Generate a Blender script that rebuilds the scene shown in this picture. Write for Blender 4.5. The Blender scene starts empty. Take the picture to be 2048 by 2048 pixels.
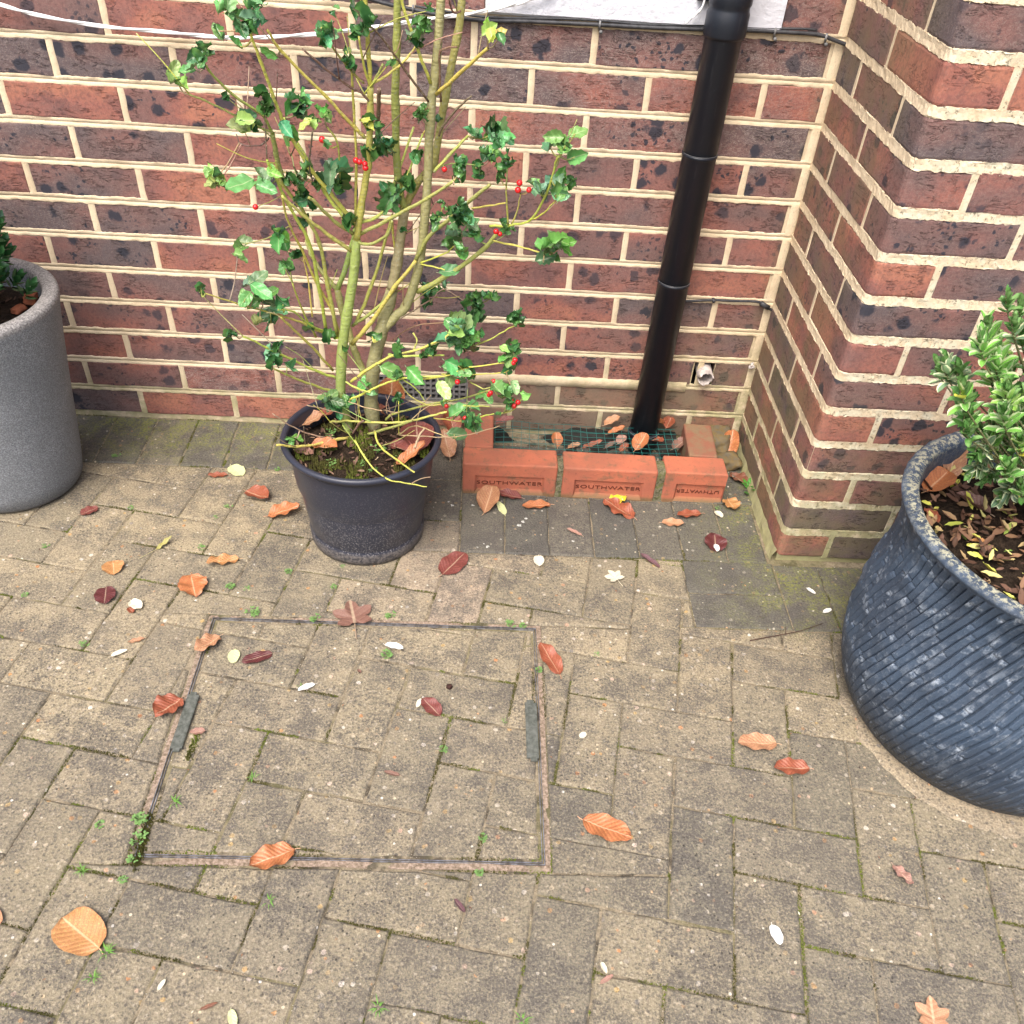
import bpy, bmesh, math, random
import numpy as np
from mathutils import Vector, Matrix, noise as mnoise
PI = math.pi; R_ = math.radians
rnd = random.Random(7)
S = bpy.context.scene
col = S.collection
# ---------------------------------------------------------------- camera
ROT = Matrix(((0.9982787844, -0.0361838706, -0.0461540477), (-0.0092083013, 0.6805131998, -0.7326779593), (0.0579195631, 0.7318418630, 0.6790086979)))
CAM = Vector((0.885, -1.88892710, 1.27135454)); FPX = 1781.40837; CYP = 120.0
cd = bpy.data.cameras.new("camera"); cam = bpy.data.objects.new("camera", cd); col.objects.link(cam)
cam.matrix_world = Matrix.Translation(CAM) @ ROT.to_4x4()
cd.sensor_width = 36; cd.lens = 36 * FPX / 2048; cd.shift_y = CYP / 2048
cd.clip_start = 0.01; cd.clip_end = 200
S.camera = cam
# ---------------------------------------------------------------- sky, sun, exposure (bright overcast day)
W = bpy.data.worlds.new("World"); S.world = W; W.use_nodes = True
wn = W.node_tree; bg = wn.nodes["Background"]
sky = wn.nodes.new("ShaderNodeTexSky"); sky.sky_type = 'NISHITA'; sky.sun_disc = False
SUN_EL, SUN_AZ = R_(58), R_(205)
sky.sun_elevation = SUN_EL; sky.sun_rotation = SUN_AZ
sky.air_density = 1.0; sky.dust_density = 6.0; sky.ozone_density = 1.0
wn.links.new(sky.outputs[0], bg.inputs[0]); bg.inputs[1].default_value = 0.15
sd = bpy.data.lights.new("sun", 'SUN'); sd.energy = 1.3; sd.angle = R_(35); sd.color = (1, 0.985, 0.965)
so = bpy.data.objects.new("sun", sd); col.objects.link(so)
so.rotation_euler = (PI / 2 - SUN_EL, 0, PI - SUN_AZ); so.location = (0, 0, 5)
S.view_settings.view_transform = 'Standard'; S.view_settings.look = 'None'
S.view_settings.gamma = 1; S.view_settings.use_curve_mapping = False
S.view_settings.exposure = 1.12
S.cycles.max_bounces = 5; S.cycles.transparent_max_bounces = 4

def ray(px, py):
    return ROT @ Vector(((px - 1024) / FPX, -(py - 1024 - CYP) / FPX, -1))
def at(px, py, Y):                      # where the line of sight meets the upright plane y = Y
    d = ray(px, py); return CAM + d * ((Y - CAM.y) / d.y)
def gnd(px, py, z=0.0):                 # ... and the level plane z
    d = ray(px, py); return CAM + d * ((z - CAM.z) / d.z)

# ---------------------------------------------------------------- object helpers
def tag(o, label=None, cat=None, group=None, kind=None):
    if label: o['label'] = label
    if cat: o['category'] = cat
    if group: o['group'] = group
    if kind: o['kind'] = kind
    return o
def empty(name, loc=(0, 0, 0)):
    o = bpy.data.objects.new(name, None); o.location = loc; o.empty_display_size = 0.05; col.objects.link(o); return o
def mesh(name, V, F, mat=None, smooth=False, uv=None):
    m = bpy.data.meshes.new(name); m.from_pydata([tuple(v) for v in V], [], F)
    if mat: m.materials.append(mat)
    if smooth: m.polygons.foreach_set('use_smooth', [True] * len(m.polygons))
    if uv:
        l = m.uv_layers.new(name='uv'); idx = np.empty(len(m.loops), int); m.loops.foreach_get('vertex_index', idx)
        l.data.foreach_set('uv', np.array(uv, float)[idx].ravel())
    m.update(); return m
def link(name, me, parent=None, loc=None, rot=None, mtx=None, color=None):
    o = bpy.data.objects.new(name, me); col.objects.link(o)
    if mtx is not None: o.matrix_world = mtx
    if loc is not None: o.location = loc
    if rot is not None: o.rotation_euler = rot
    if parent:
        o.parent = parent; o.matrix_parent_inverse = Matrix.Translation(parent.location).inverted()
    if color: o.color = color
    return o
class MB:
    def __init__(s): s.V = []; s.F = []
    def add(s, V, F):
        n = len(s.V); s.V += [tuple(v) for v in V]; s.F += [tuple(i + n for i in f) for f in F]
    def box(s, a, b):
        x0, y0, z0 = a; x1, y1, z1 = b
        s.add([(x0,y0,z0),(x1,y0,z0),(x1,y1,z0),(x0,y1,z0),(x0,y0,z1),(x1,y0,z1),(x1,y1,z1),(x0,y1,z1)],
              [(0,3,2,1),(4,5,6,7),(0,1,5,4),(1,2,6,5),(2,3,7,6),(3,0,4,7)])
    def tube(s, P, rads, n=6, cap=True):
        V, F = tube(P, rads, n, cap); s.add(V, F)
    def mesh(s, name, mat=None, smooth=False): return mesh(name, s.V, s.F, mat, smooth)
def tube(P, rads, n=6, cap=True):
    P = [Vector(p) for p in P]; V = []; F = []; up = None
    for i, p in enumerate(P):
        t = (P[min(i + 1, len(P) - 1)] - P[max(i - 1, 0)]).normalized()
        if up is None: up = t.orthogonal().normalized()
        up = (up - t * up.dot(t)).normalized(); w = t.cross(up)
        r = rads[i] if hasattr(rads, '__len__') else rads
        for k in range(n):
            a = 2 * PI * k / n; V.append(p + (up * math.cos(a) + w * math.sin(a)) * r)
    for i in range(len(P) - 1):
        for k in range(n):
            k2 = (k + 1) % n; F.append((i*n+k, i*n+k2, (i+1)*n+k2, (i+1)*n+k))
    if cap: F.append(tuple(range(n))[::-1]); F.append(tuple((len(P)-1)*n + k for k in range(n)))
    return V, F
def smooth_path(P, sub=4):
    P = [Vector(p) for p in P]
    if len(P) < 3: return [P[0].lerp(P[-1], i / sub) for i in range(sub + 1)]
    out = []
    for i in range(len(P) - 1):
        p0 = P[max(i-1,0)]; p1 = P[i]; p2 = P[i+1]; p3 = P[min(i+2,len(P)-1)]
        for k in range(sub):
            t = k / sub
            out.append(0.5 * ((2*p1) + (p2-p0)*t + (2*p0-5*p1+4*p2-p3)*t*t + (3*p1-p0-3*p2+p3)*t**3))
    out.append(P[-1]); return out
def lathe(prof, n=64, cx=0, cy=0, close=False):
    V = []; F = []
    for p in prof:
        r, z = p[0], p[1]; ox, oy = (p[2], p[3]) if len(p) > 2 else (0, 0)
        for k in range(n):
            a = 2*PI*k/n; V.append((cx+ox+r*math.cos(a), cy+oy+r*math.sin(a), z))
    for i in range(len(prof)-1):
        for k in range(n):
            k2 = (k+1) % n; F.append((i*n+k, i*n+k2, (i+1)*n+k2, (i+1)*n+k))
    return V, F

# ---------------------------------------------------------------- material helpers
class G:
    def __init__(s, name, rough=0.8, spec=0.3):
        s.m = bpy.data.materials.new(name); s.m.use_nodes = True; s.nt = s.m.node_tree
        s.b = s.nt.nodes['Principled BSDF']; s.b.inputs['Roughness'].default_value = rough
        s.b.inputs['Specular IOR Level'].default_value = spec
    def set(s, inp, v):
        if isinstance(v, bpy.types.NodeSocket): s.nt.links.new(v, inp)
        elif v is not None:
            if hasattr(inp, 'default_value') and hasattr(inp.default_value, '__len__') and not hasattr(v, '__len__'): v = (v, v, v)
            if inp.type == 'RGBA' and len(v) == 3: v = (*v, 1)
            inp.default_value = v
    def n(s, t, ins=None, **p):
        nd = s.nt.nodes.new('ShaderNode' + t)
        for k, v in p.items(): setattr(nd, k, v)
        for k, v in (ins or {}).items(): s.set(nd.inputs[k], v)
        return nd
    def m_(s, op, a, b=0.0, c=None, clamp=False):
        nd = s.n('Math', operation=op, use_clamp=clamp); s.set(nd.inputs[0], a); s.set(nd.inputs[1], b)
        if c is not None: s.set(nd.inputs[2], c)
        return nd.outputs[0]
    def v_(s, op, a, b=None, sc=None):
        nd = s.n('VectorMath', operation=op); s.set(nd.inputs[0], a)
        if b is not None: s.set(nd.inputs[1], b)
        if sc is not None: s.set(nd.inputs['Scale'], sc)
        return nd.outputs[0]
    def noise(s, vec, scale, detail=3, rough=0.55, dist=0, out=0):
        return s.n('TexNoise', {'Vector': vec, 'Scale': scale, 'Detail': detail, 'Roughness': rough, 'Distortion': dist}).outputs[out]
    def vor(s, vec, scale, feature='F1', out='Distance', rand=1.0):
        return s.n('TexVoronoi', {'Vector': vec, 'Scale': scale, 'Randomness': rand}, feature=feature).outputs[out]
    def step(s, x, lo, hi):
        nd = s.n('MapRange', {'Value': x, 'From Min': lo, 'From Max': hi}, interpolation_type='SMOOTHSTEP'); return nd.outputs[0]
    def mix(s, f, a, b, mode='MIX'):
        nd = s.n('Mix', data_type='RGBA', blend_type=mode); s.set(nd.inputs[0], f); s.set(nd.inputs[6], a); s.set(nd.inputs[7], b); return nd.outputs[2]
    def ramp(s, x, stops, interp='LINEAR'):
        nd = s.n('ValToRGB'); cr = nd.color_ramp; cr.interpolation = interp
        while len(cr.elements) < len(stops): cr.elements.new(0.5)
        for e, (p, c) in zip(cr.elements, stops): e.position = p; e.color = (*c, 1) if len(c) == 3 else c
        s.set(nd.inputs[0], x); return nd.outputs[0]
    def bump(s, h, dist, strength=1.0, normal=None):
        nd = s.n('Bump', {'Height': h, 'Distance': dist, 'Strength': strength})
        if normal is not None: s.set(nd.inputs['Normal'], normal)
        return nd.outputs[0]
    def sep(s, v): return s.n('SeparateXYZ', {'Vector': v}).outputs
    def pos(s): return s.n('NewGeometry').outputs['Position']
    def obj(s, rand=True, k=1):
        o = s.n('TexCoord').outputs['Object']
        if not rand: return o
        r = s.rand(); return s.v_('ADD', o, s.v_('SCALE', (13.7, 7.9, 21.3), sc=r))
    def rand(s): return s.n('ObjectInfo').outputs['Random']
    def ocol(s): return s.n('SeparateColor', {'Color': s.n('ObjectInfo').outputs['Color']}).outputs
    def fin(s, color=None, rough=None, normal=None, **kw):
        if color is not None: s.set(s.b.inputs['Base Color'], color)
        if rough is not None: s.set(s.b.inputs['Roughness'], rough)
        if normal is not None: s.set(s.b.inputs['Normal'], normal)
        for k, v in kw.items(): s.set(s.b.inputs[k.replace('_', ' ')], v)
        return s.m

def mat_brick():
    g = G('brick_fired', 0.85, 0.25); o = g.obj(); P = g.pos(); oc = g.ocol(); r = g.rand()
    px, py, pz = g.sep(P)[:3]
    big = g.noise(g.v_('MULTIPLY', o, (1, 1, 1.6)), 7, 2, 0.5)
    t = g.m_('ADD', oc[0], g.m_('MULTIPLY', g.m_('SUBTRACT', big, 0.5), 1.9))
    c = g.ramp(t, [(0.0, (.37, .150, .098)), (.22, (.285, .112, .086)), (.5, (.205, .100, .088)), (.75, (.155, .093, .086)), (1, (.112, .086, .088))])
    fn = g.noise(o, 160, 4, 0.7)
    c = g.mix(g.m_('MULTIPLY', g.step(fn, .40, .66), .45), c, (.085, .055, .052))
    gr_ = g.noise(o, 420, 3, .8); c = g.mix(g.m_('MULTIPLY', g.step(gr_, .54, .7), .30), c, (.40, .27, .21))
    vein = g.noise(g.v_('MULTIPLY', o, (1, 1, 2.6)), 38, 4, 0.75, 1.2)
    # pale scratches / bloom
    sc = g.step(g.m_('ABSOLUTE', g.m_('SUBTRACT', vein, .5)), .022, .0)
    c = g.mix(g.m_('MULTIPLY', sc, g.m_('MULTIPLY', oc[2], .55)), c, (.50, .43, .38))
    blo = g.m_('MULTIPLY', g.step(g.noise(o, 11, 3, .6), .66, .80), g.m_('ADD', oc[2], .1))
    c = g.mix(g.m_('MULTIPLY', blo, .45, clamp=True), c, (.33, .29, .27))
    # burnt spots of irregular size
    dsto = g.v_('ADD', g.v_('ADD', o, g.v_('SCALE', g.noise(o, 38, 3, .6, 0, 1), sc=.026)), g.v_('SCALE', g.noise(o, 190, 2, .6, 0, 1), sc=.005))
    d1 = g.vor(dsto, 24); spots = g.step(d1, .40, .26)
    keep = g.step(g.vor(dsto, 24, out='Color'), .58, .50)
    d2 = g.vor(dsto, 70); s2 = g.m_('MULTIPLY', g.step(d2, .34, .2), g.step(g.noise(o, 13, 1), .5, .6))
    sp = g.m_('MULTIPLY', g.m_('MAXIMUM', g.m_('MULTIPLY', spots, keep), s2), oc[1], clamp=True)
    c = g.mix(g.m_('MULTIPLY', sp, .93), c, (.030, .032, .044))
    # algae and damp dirt in the corner beside the side wall and low down
    an = g.noise(P, 14, 4, .65); an2 = g.noise(P, 60, 3, .7)
    low = g.m_('MULTIPLY', g.step(pz, .55, .0), g.step(px, 1.0, 1.6))
    front = g.step(py, -.30, -.44)
    am = g.m_('MULTIPLY', g.m_('ADD', low, g.m_('MULTIPLY', g.m_('MULTIPLY', g.step(px, 1.50, 1.545), .75), g.m_('SUBTRACT', 1.0, front))), g.step(an, .32, .62), clamp=True)
    c = g.mix(g.m_('MULTIPLY', am, .62), c, g.mix(an2, (.12, .095, .06), (.18, .16, .075)))
    pat = g.m_('MULTIPLY', g.m_('MULTIPLY', g.step(px, .84, .9), g.step(px, 1.47, 1.40)), g.step(pz, .17, .13))
    pat = g.m_('MULTIPLY', pat, g.step(py, -.03, -.01))
    c = g.mix(g.m_('MULTIPLY', pat, .6), c, g.mix(an, (.12, .085, .06), (.24, .21, .13)))
    # creased face: long wrinkles that run mostly level
    cre = g.noise(g.v_('MULTIPLY', o, (.42, 1, 1.8)), 42, 6, .70, .7)
    cr2 = g.m_('MAXIMUM', g.step(g.m_('ABSOLUTE', g.m_('SUBTRACT', cre, .5)), .0, .016), g.step(g.noise(o, 24, 3, .6), .56, .48))
    h = g.m_('ADD', g.m_('MULTIPLY', cr2, .45), g.m_('ADD', g.m_('MULTIPLY', fn, .40), g.m_('MULTIPLY', big, 1.0)))
    c = g.mix(g.m_('MULTIPLY', g.m_('SUBTRACT', 1.0, cr2), .6), c, g.mix(.5, c, (.02, .012, .01)))
    return g.fin(c, g.m_('ADD', .62, g.m_('MULTIPLY', fn, .3)), g.bump(h, .0022, .9))
def mat_mortar():
    g = G('mortar_buff', 0.95, 0.15); P = g.pos(); px, py, pz = g.sep(P)[:3]
    n1 = g.noise(P, 9, 3); n2 = g.noise(P, 260, 4, .75); n3 = g.noise(P, 40, 3, .6)
    c = g.mix(g.step(n1, .3, .7), (.70, .585, .41), (.58, .465, .31))
    c = g.mix(g.m_('MULTIPLY', g.step(n3, .45, .75), .35), c, (.42, .33, .22))
    c = g.mix(g.m_('MULTIPLY', g.step(n2, .52, .72), .5), c, (.30, .24, .17))
    c = g.mix(g.m_('MULTIPLY', g.step(g.noise(P, 4, 5, .7), .50, .72), .40), c, (.36, .30, .22))
    # front of the side pier: grey-white lichen crust
    fr = g.m_('MULTIPLY', g.step(py, -.43, -.45), g.step(g.noise(P, 35, 4, .7), .42, .60))
    c = g.mix(g.m_('MULTIPLY', fr, .7), c, (.60, .57, .44))
    fr2 = g.m_('MULTIPLY', g.step(py, -.43, -.45), g.step(g.noise(P, 120, 4, .7), .56, .66))
    c = g.mix(g.m_('MULTIPLY', fr2, .8), c, (.12, .10, .07))
    an = g.noise(P, 22, 4, .65)
    low = g.m_('MULTIPLY', g.step(pz, .42, .0), g.step(px, .55, 1.5))
    lf = g.m_('MULTIPLY', g.step(pz, .16, .05), .8)
    foot = g.m_('MULTIPLY', g.step(pz, .05, .03), g.step(px, 1.45, 1.52))
    am = g.m_('MAXIMUM', g.m_('MULTIPLY', g.m_('MAXIMUM', low, lf), g.step(an, .3, .6), clamp=True), foot)
    c = g.mix(g.m_('MULTIPLY', am, .82), c, g.mix(g.noise(P, 70, 3), (.16, .15, .09), (.30, .31, .12)))
    h = g.m_('ADD', g.m_('MULTIPLY', n2, .5), g.m_('MULTIPLY', n3, 1.0))
    return g.fin(c, None, g.bump(h, .0025, .8))
def mat_paver():
    g = G('concrete_block', 0.9, 0.25); o = g.obj(); P = g.pos(); oc = g.ocol(); px, py, pz = g.sep(P)[:3]
    n0 = g.noise(o, 640, 2, .8); n2 = g.noise(o, 260, 4, .85); n1 = g.m_('ADD', g.noise(o, 16, 5, .75), g.m_('MULTIPLY', g.m_('SUBTRACT', n2, .5), .55)); n3 = g.noise(P, 2.6, 3, .6)
    base = g.mix(oc[0], (.315, .262, .168), (.105, .102, .086))      # r: how dark/grey the block is
    base = g.mix(oc[1], base, (.385, .30, .22))                       # g: how pinkish-pale
    # cement paste against worn aggregate
    va = g.vor(o, 165, out='Color'); vd = g.vor(o, 165); sv = g.sep(va)
    stone = g.ramp(sv[0], [(0, (.055, .050, .048)), (.3, (.13, .112, .092)), (.55, (.24, .20, .145)), (.85, (.33, .28, .20)), (1, (.46, .40, .30))])
    st = g.m_('MULTIPLY', g.step(vd, .62, .30), g.m_('ADD', .22, g.m_('MULTIPLY', g.step(py, -.4, -.95), .45)))
    c = g.mix(g.m_('MULTIPLY', st, g.m_('SUBTRACT', 1.0, g.m_('MULTIPLY', oc[0], .5))), base, stone)
    # bigger pebbles, white, ochre and orange
    vb = g.vor(o, 66, out='Color'); vbd = g.vor(g.v_('ADD', o, g.v_('SCALE', g.noise(o, 200, 1, .5, 0, 1), sc=.003)), 66); sb = g.sep(vb)
    pick = g.m_('MULTIPLY', g.step(sb[1], .72, .74), g.m_('SUBTRACT', 1.0, g.m_('MULTIPLY', oc[0], .6)))
    peb = g.ramp(sb[0], [(0, (.55, .51, .44)), (.3, (.42, .35, .24)), (.5, (.20, .18, .16)), (.7, (.48, .33, .13)), (.86, (.46, .19, .07)), (1, (.72, .68, .6))])
    c = g.mix(g.m_('MULTIPLY', pick, g.step(vbd, .30, .22)), c, peb)
    vt = g.vor(o, 118, out='Color'); vtd = g.vor(o, 118); stt = g.sep(vt)
    c = g.mix(g.m_('MULTIPLY', g.step(stt[1], .955, .97), g.step(vtd, .34, .2)), c, g.ramp(stt[0], [(0, (.75, .72, .65)), (.6, (.6, .5, .33)), (1, (.5, .24, .1))]))
    # dark grime
    gm = g.m_('MULTIPLY', g.step(n1, .38, .62), g.step(n3, .22, .55))
    c = g.mix(g.m_('MULTIPLY', gm, .68), c, (.070, .065, .062))
    c = g.mix(g.m_('MULTIPLY', g.step(n2, .52, .68), .6), c, (.055, .048, .04))
    c = g.mix(g.m_('MULTIPLY', g.step(n2, .50, .36), g.m_('MULTIPLY', g.m_('SUBTRACT', 1.0, g.m_('MULTIPLY', oc[0], .75)), .45)), c, (.50, .42, .28))
    c = g.mix(g.m_('MULTIPLY', g.step(n0, .48, .64), .42), c, g.mix(1.0, c, (.42, .40, .38), 'MULTIPLY'))
    pit = g.m_('MULTIPLY', g.step(g.vor(o, 95), .20, .12), g.step(g.noise(P, 5, 2), .42, .6))
    c = g.mix(g.m_('MULTIPLY', pit, .8), c, (.03, .027, .023))
    # algae along the wall foot
    near = g.m_('MAXIMUM', g.m_('MULTIPLY', g.step(py, -.24, -.06), g.step(px, .75, .45)), g.m_('MULTIPLY', g.step(px, 1.30, 1.62), g.step(py, -.72, -.58)))
    al = g.m_('MULTIPLY', near, g.step(g.noise(P, 17, 4, .7), .38, .66))
    al = g.m_('MULTIPLY', al, g.step(g.noise(P, 170, 3, .7), .38, .6))
    c = g.mix(g.m_('MULTIPLY', al, .85), c, (.20, .21, .045))
    h = g.m_('ADD', g.m_('MULTIPLY', n2, .6), g.m_('ADD', g.m_('MULTIPLY', g.step(vd, .0, .6), .5), g.m_('MULTIPLY', n1, .8)))
    return g.fin(c, g.m_('SUBTRACT', .92, g.m_('MULTIPLY', g.step(n3, .4, .7), .3)), g.bump(h, .0020, .85))
def mat_ground():
    g = G('joint_sand', 0.95, 0.1); P = g.pos()
    n1 = g.noise(P, 6, 4, .7); n2 = g.noise(P, 120, 4, .8); n3 = g.noise(P, 25, 3)
    c = g.mix(g.step(n2, .35, .65), (.17, .14, .095), (.29, .24, .165))
    c = g.mix(g.m_('MULTIPLY', g.step(n3, .50, .64), .8), c, (.04, .035, .028))
    c = g.mix(g.m_('MULTIPLY', g.step(n1, .48, .6), .45), c, (.13, .125, .05))
    return g.fin(c, None, g.bump(n2, .004, 1))
def mat_simple(name, c, rough=.6, spec=.3, var=None, scale=60, bump=0.0, metal=0.0, sss=0):
    g = G(name, rough, spec); o = g.obj()
    n = g.noise(o, scale, 4, .65)
    cc = g.mix(g.step(n, .3, .7), c, var or tuple(x * .7 for x in c))
    nm = g.bump(n, bump, .8) if bump else None
    g.b.inputs['Metallic'].default_value = metal
    return g.fin(cc, None, nm)
def uvleaf(name, veins=8, rough=.45, spec=.4, vcol=.35, mott=.35, translucent=0.1):
    """leaf blade: colour comes from the object's own colour, side veins run off a midrib"""
    g = G(name, rough, spec); uv = g.n('TexCoord').outputs['UV']; o = g.obj(); base = g.n('ObjectInfo').outputs['Color']
    u, v = g.sep(uv)[:2]; av = g.m_('ABSOLUTE', g.m_('SUBTRACT', v, .5))
    ph = g.m_('FRACT', g.m_('MULTIPLY', g.m_('SUBTRACT', u, g.m_('MULTIPLY', av, .55)), veins))
    vein = g.step(g.m_('ABSOLUTE', g.m_('SUBTRACT', ph, .5)), .10, .0)
    mid = g.step(av, .035, .012)
    n = g.noise(o, 60, 4, .7); n2 = g.noise(o, 240, 3, .6)
    c = g.mix(g.m_('MULTIPLY', g.step(n, .35, .7), mott), base, g.mix(1.0, base, (.50, .40, .40), 'MULTIPLY'))
    c = g.mix(g.m_('MULTIPLY', g.step(g.noise(o, 22, 3, .6), .52, .66), mott * .5), c, g.mix(1.0, base, (1.25, 1.7, 1.5), 'MULTIPLY'))
    c = g.mix(g.m_('MULTIPLY', g.step(n2, .62, .8), mott * .8), c, g.mix(1.0, base, (.3, .2, .2), 'MULTIPLY'))
    c = g.mix(g.m_('MULTIPLY', vein, vcol), c, g.mix(1.0, base, (.45, .35, .32), 'MULTIPLY'))
    c = g.mix(g.m_('MULTIPLY', mid, .6), c, g.mix(.5, base, (.7, .6, .4)))
    h = g.m_('ADD', g.m_('MULTIPLY', g.m_('ABSOLUTE', g.m_('SUBTRACT', ph, .5)), 1.2), g.m_('MULTIPLY', n, .4))
    m = g.fin(c, None, g.bump(h, .0012, .7))
    return m
M = {}
M['brick'] = mat_brick(); M['mortar'] = mat_mortar(); M['paver'] = mat_paver(); M['ground'] = mat_ground()

# ---------------------------------------------------------------- ground
tag(link('ground', mesh('ground', [(-8, -8, -.0034), (10, -8, -.0034), (10, 6, -.0034), (-8, 6, -.0034)], [(0, 1, 2, 3)], M['ground'])), kind='structure')

# ---------------------------------------------------------------- brick walls
def brick_mesh(name, w, h, d, seed, wrap=False, rough=.0011):
    """one fired brick, origin at the middle of its face, face looking to -y, ragged arrises"""
    rr = random.Random(seed); nx, nz = max(3, int(w / .027)), 3
    per = [(-w/2 + w*i/nx, -h/2) for i in range(nx)] + [(w/2, -h/2 + h*i/nz) for i in range(nz)] + \
          [(w/2 - w*i/nx, h/2) for i in range(nx)] + [(-w/2, h/2 - h*i/nz) for i in range(nz)]
    n = len(per); V = []; F = []
    jit = [(rr.uniform(-rough, rough), rr.uniform(-rough, rough) + (0.0012 * rr.uniform(-1, .3) if rr.random() < .3 else 0)) for _ in per]
    for k, (ins, y) in enumerate(((0, d), (0, .0016), (.0005, .0005), (.0024, 0.0))):
        for (x, z), (jx, jz) in zip(per, jit):
            f = 1 if k < 3 else .5
            V.append((x + jx*f - ins*(1 if x > 0 else -1) * (abs(x) > w/2 - .001), y, z + jz*f - ins*(1 if z > 0 else -1) * (abs(z) > h/2 - .001)))
    for k in range(3):
        for i in range(n):
            j = (i+1) % n; F.append((k*n+i, k*n+j, (k+1)*n+j, (k+1)*n+i))
    F.append(tuple(3*n+i for i in range(n)))
    me = mesh(name, V, F, M['brick']); return me
PAL = {'R': (0.0, .05, .0), 'r': (.20, .25, .10), 'm': (.42, 1, .2), 'p': (.50, .8, .2), 'd': (.84, 1.0, .35), 'w': (.62, .5, .9), 'g': (.95, .5, .5), 'o': (-.12, .1, 0)}
def pal(ch, rr, bloom=0):
    a = PAL[ch]; return (a[0] + rr.uniform(-.08, .08), a[1], min(1, a[2] * rr.uniform(.5, 1.6) + bloom), 1)
ZK = .11777; KO = .0666; KE = -.045; XC = 1.5405; PX = 1.5465; PD = .4475
wall = tag(empty('brick_wall', (0.77, 0, 0)), 'long red and purple brick wall behind the pots with buff mortar joints', 'wall')
side = tag(empty('brick_pier', (1.6, -.2, 0)), 'brick pier projecting at right, greenish at its foot, behind the carved blue pot', 'wall')
ROWS = {  # colour of each brick, left to right, starting at the first whole brick right of x = 0
    10: 'prrddddp', 9: 'dpddprpp', 8: 'rmprrmddp', 7: 'drmrpmdp', 6: 'drmrpppRR', 5: 'dprdpppp', 4: 'drpdrprdd', 3: 'pdpdpdpp', 2: 'ppppppppp', 1: 'pdppmpdd', 0: 'pwwppppp', -1: 'rrrrpppp'}
std = {}
def get_brick(w, h, d, var):
    key = (round(w, 3), round(h, 3), d, var)
    if key not in std: std[key] = brick_mesh('brick', w, h, d, hash(key) & 0xffff)
    return std[key]
BH = .0610; J = .0125
rb = random.Random(3)
for k in range(-1, 19):
    z = ZK + .075 * k; off = KO if k % 2 else KE
    n0 = -4; row = ROWS.get(k, None)
    for i in range(n0, 9):
        x0 = off + .225 * i + J/2; x1 = x0 + .225 - J
        if x0 > XC - .02: continue
        if x1 > XC - .006: x1 = XC - .008
        if x1 - x0 < .03: continue
        if k >= 11 and 0.86 < (x0 + x1) / 2 < 1.42: continue
        if k >= 11 and x0 < .875 < x1: x1 = .872
        if k >= 11 and x0 < 1.415 < x1: x0 = 1.425
        pieces = [(x0, x1)]
        if k == 0:                                   # the air brick takes this place
            pieces = []
            if x1 < .60 or x0 > .86: pieces = [(x0, x1)]
            else:
                if x0 < .605: pieces.append((x0, .605))
                if x1 > .868: pieces.append((.868, x1))
        if k == 1:                                   # hole with the broken pipe end
            if x0 < 1.405 < x1 or x0 < 1.45 < x1:
                pieces = []
                if x0 < 1.40: pieces.append((x0, 1.398))
                if x1 > 1.46: pieces.append((1.452, x1))
        for a, b in pieces:
            if b - a < .02: continue
            ch = row[min(max(i, 0), len(row) - 1)] if row else rb.choice('rpdmp')
            if i < 0: ch = rb.choice('rpdm')
            o = link('brick', get_brick(b - a, BH, .08, rb.randrange(5)), wall, loc=((a+b)/2, rb.uniform(-.0012, .0012), z + rb.uniform(-.001, .001)), rot=(rb.uniform(-.004, .004), rb.uniform(-.003, .003), rb.uniform(-.003, .003)), color=pal(ch, rb, (.45 if k >= 8 and i >= 3 else 0)))
# mortar: flush backing plus weather-struck bed joints, and upright joints
def strip(mb, P0, P1, prof, seed, nseg):
    """ragged strip along P0-P1; prof = list of (out, up) from top to bottom; 'out' is towards the viewer"""
    P0 = Vector(P0); P1 = Vector(P1); d = (P1 - P0).normalized(); up = Vector((0, 0, 1)); out = d.cross(up) 
    n = len(prof); V = []; F = []
    for i in range(nseg + 1):
        p = P0.lerp(P1, i / nseg); s = (P1 - P0).length * i / nseg
        for j, (oo, uu) in enumerate(prof):
            e = mnoise.noise(Vector((s * 55, (j > n/2) * 9.1 + seed * 3.7, seed))) * (.0020 if j in (0, 1, 2, n-3, n-2, n-1) else .0009) + mnoise.noise(Vector((s * 190, (j > n/2) * 5.1, seed * 1.3))) * (.0014 if j in (0, 1, n-1, n-2) else .0002)
            e2 = mnoise.noise(Vector((s * 40, j * 3.3, seed + 40))) * .0006
            V.append(p + out * (oo + e2) + up * (uu + e))
    for i in range(nseg):
        for j in range(n - 1): F.append((i*n+j, (i+1)*n+j, (i+1)*n+j+1, i*n+j+1)[::-1])
    mb.add(V, F)
mb = MB()
mb.add([(-1.2, .0035, -.02), (XC, .0035, -.02), (XC, .0035, .085), (-1.2, .0035, .085)], [(0, 1, 2, 3)])
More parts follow.
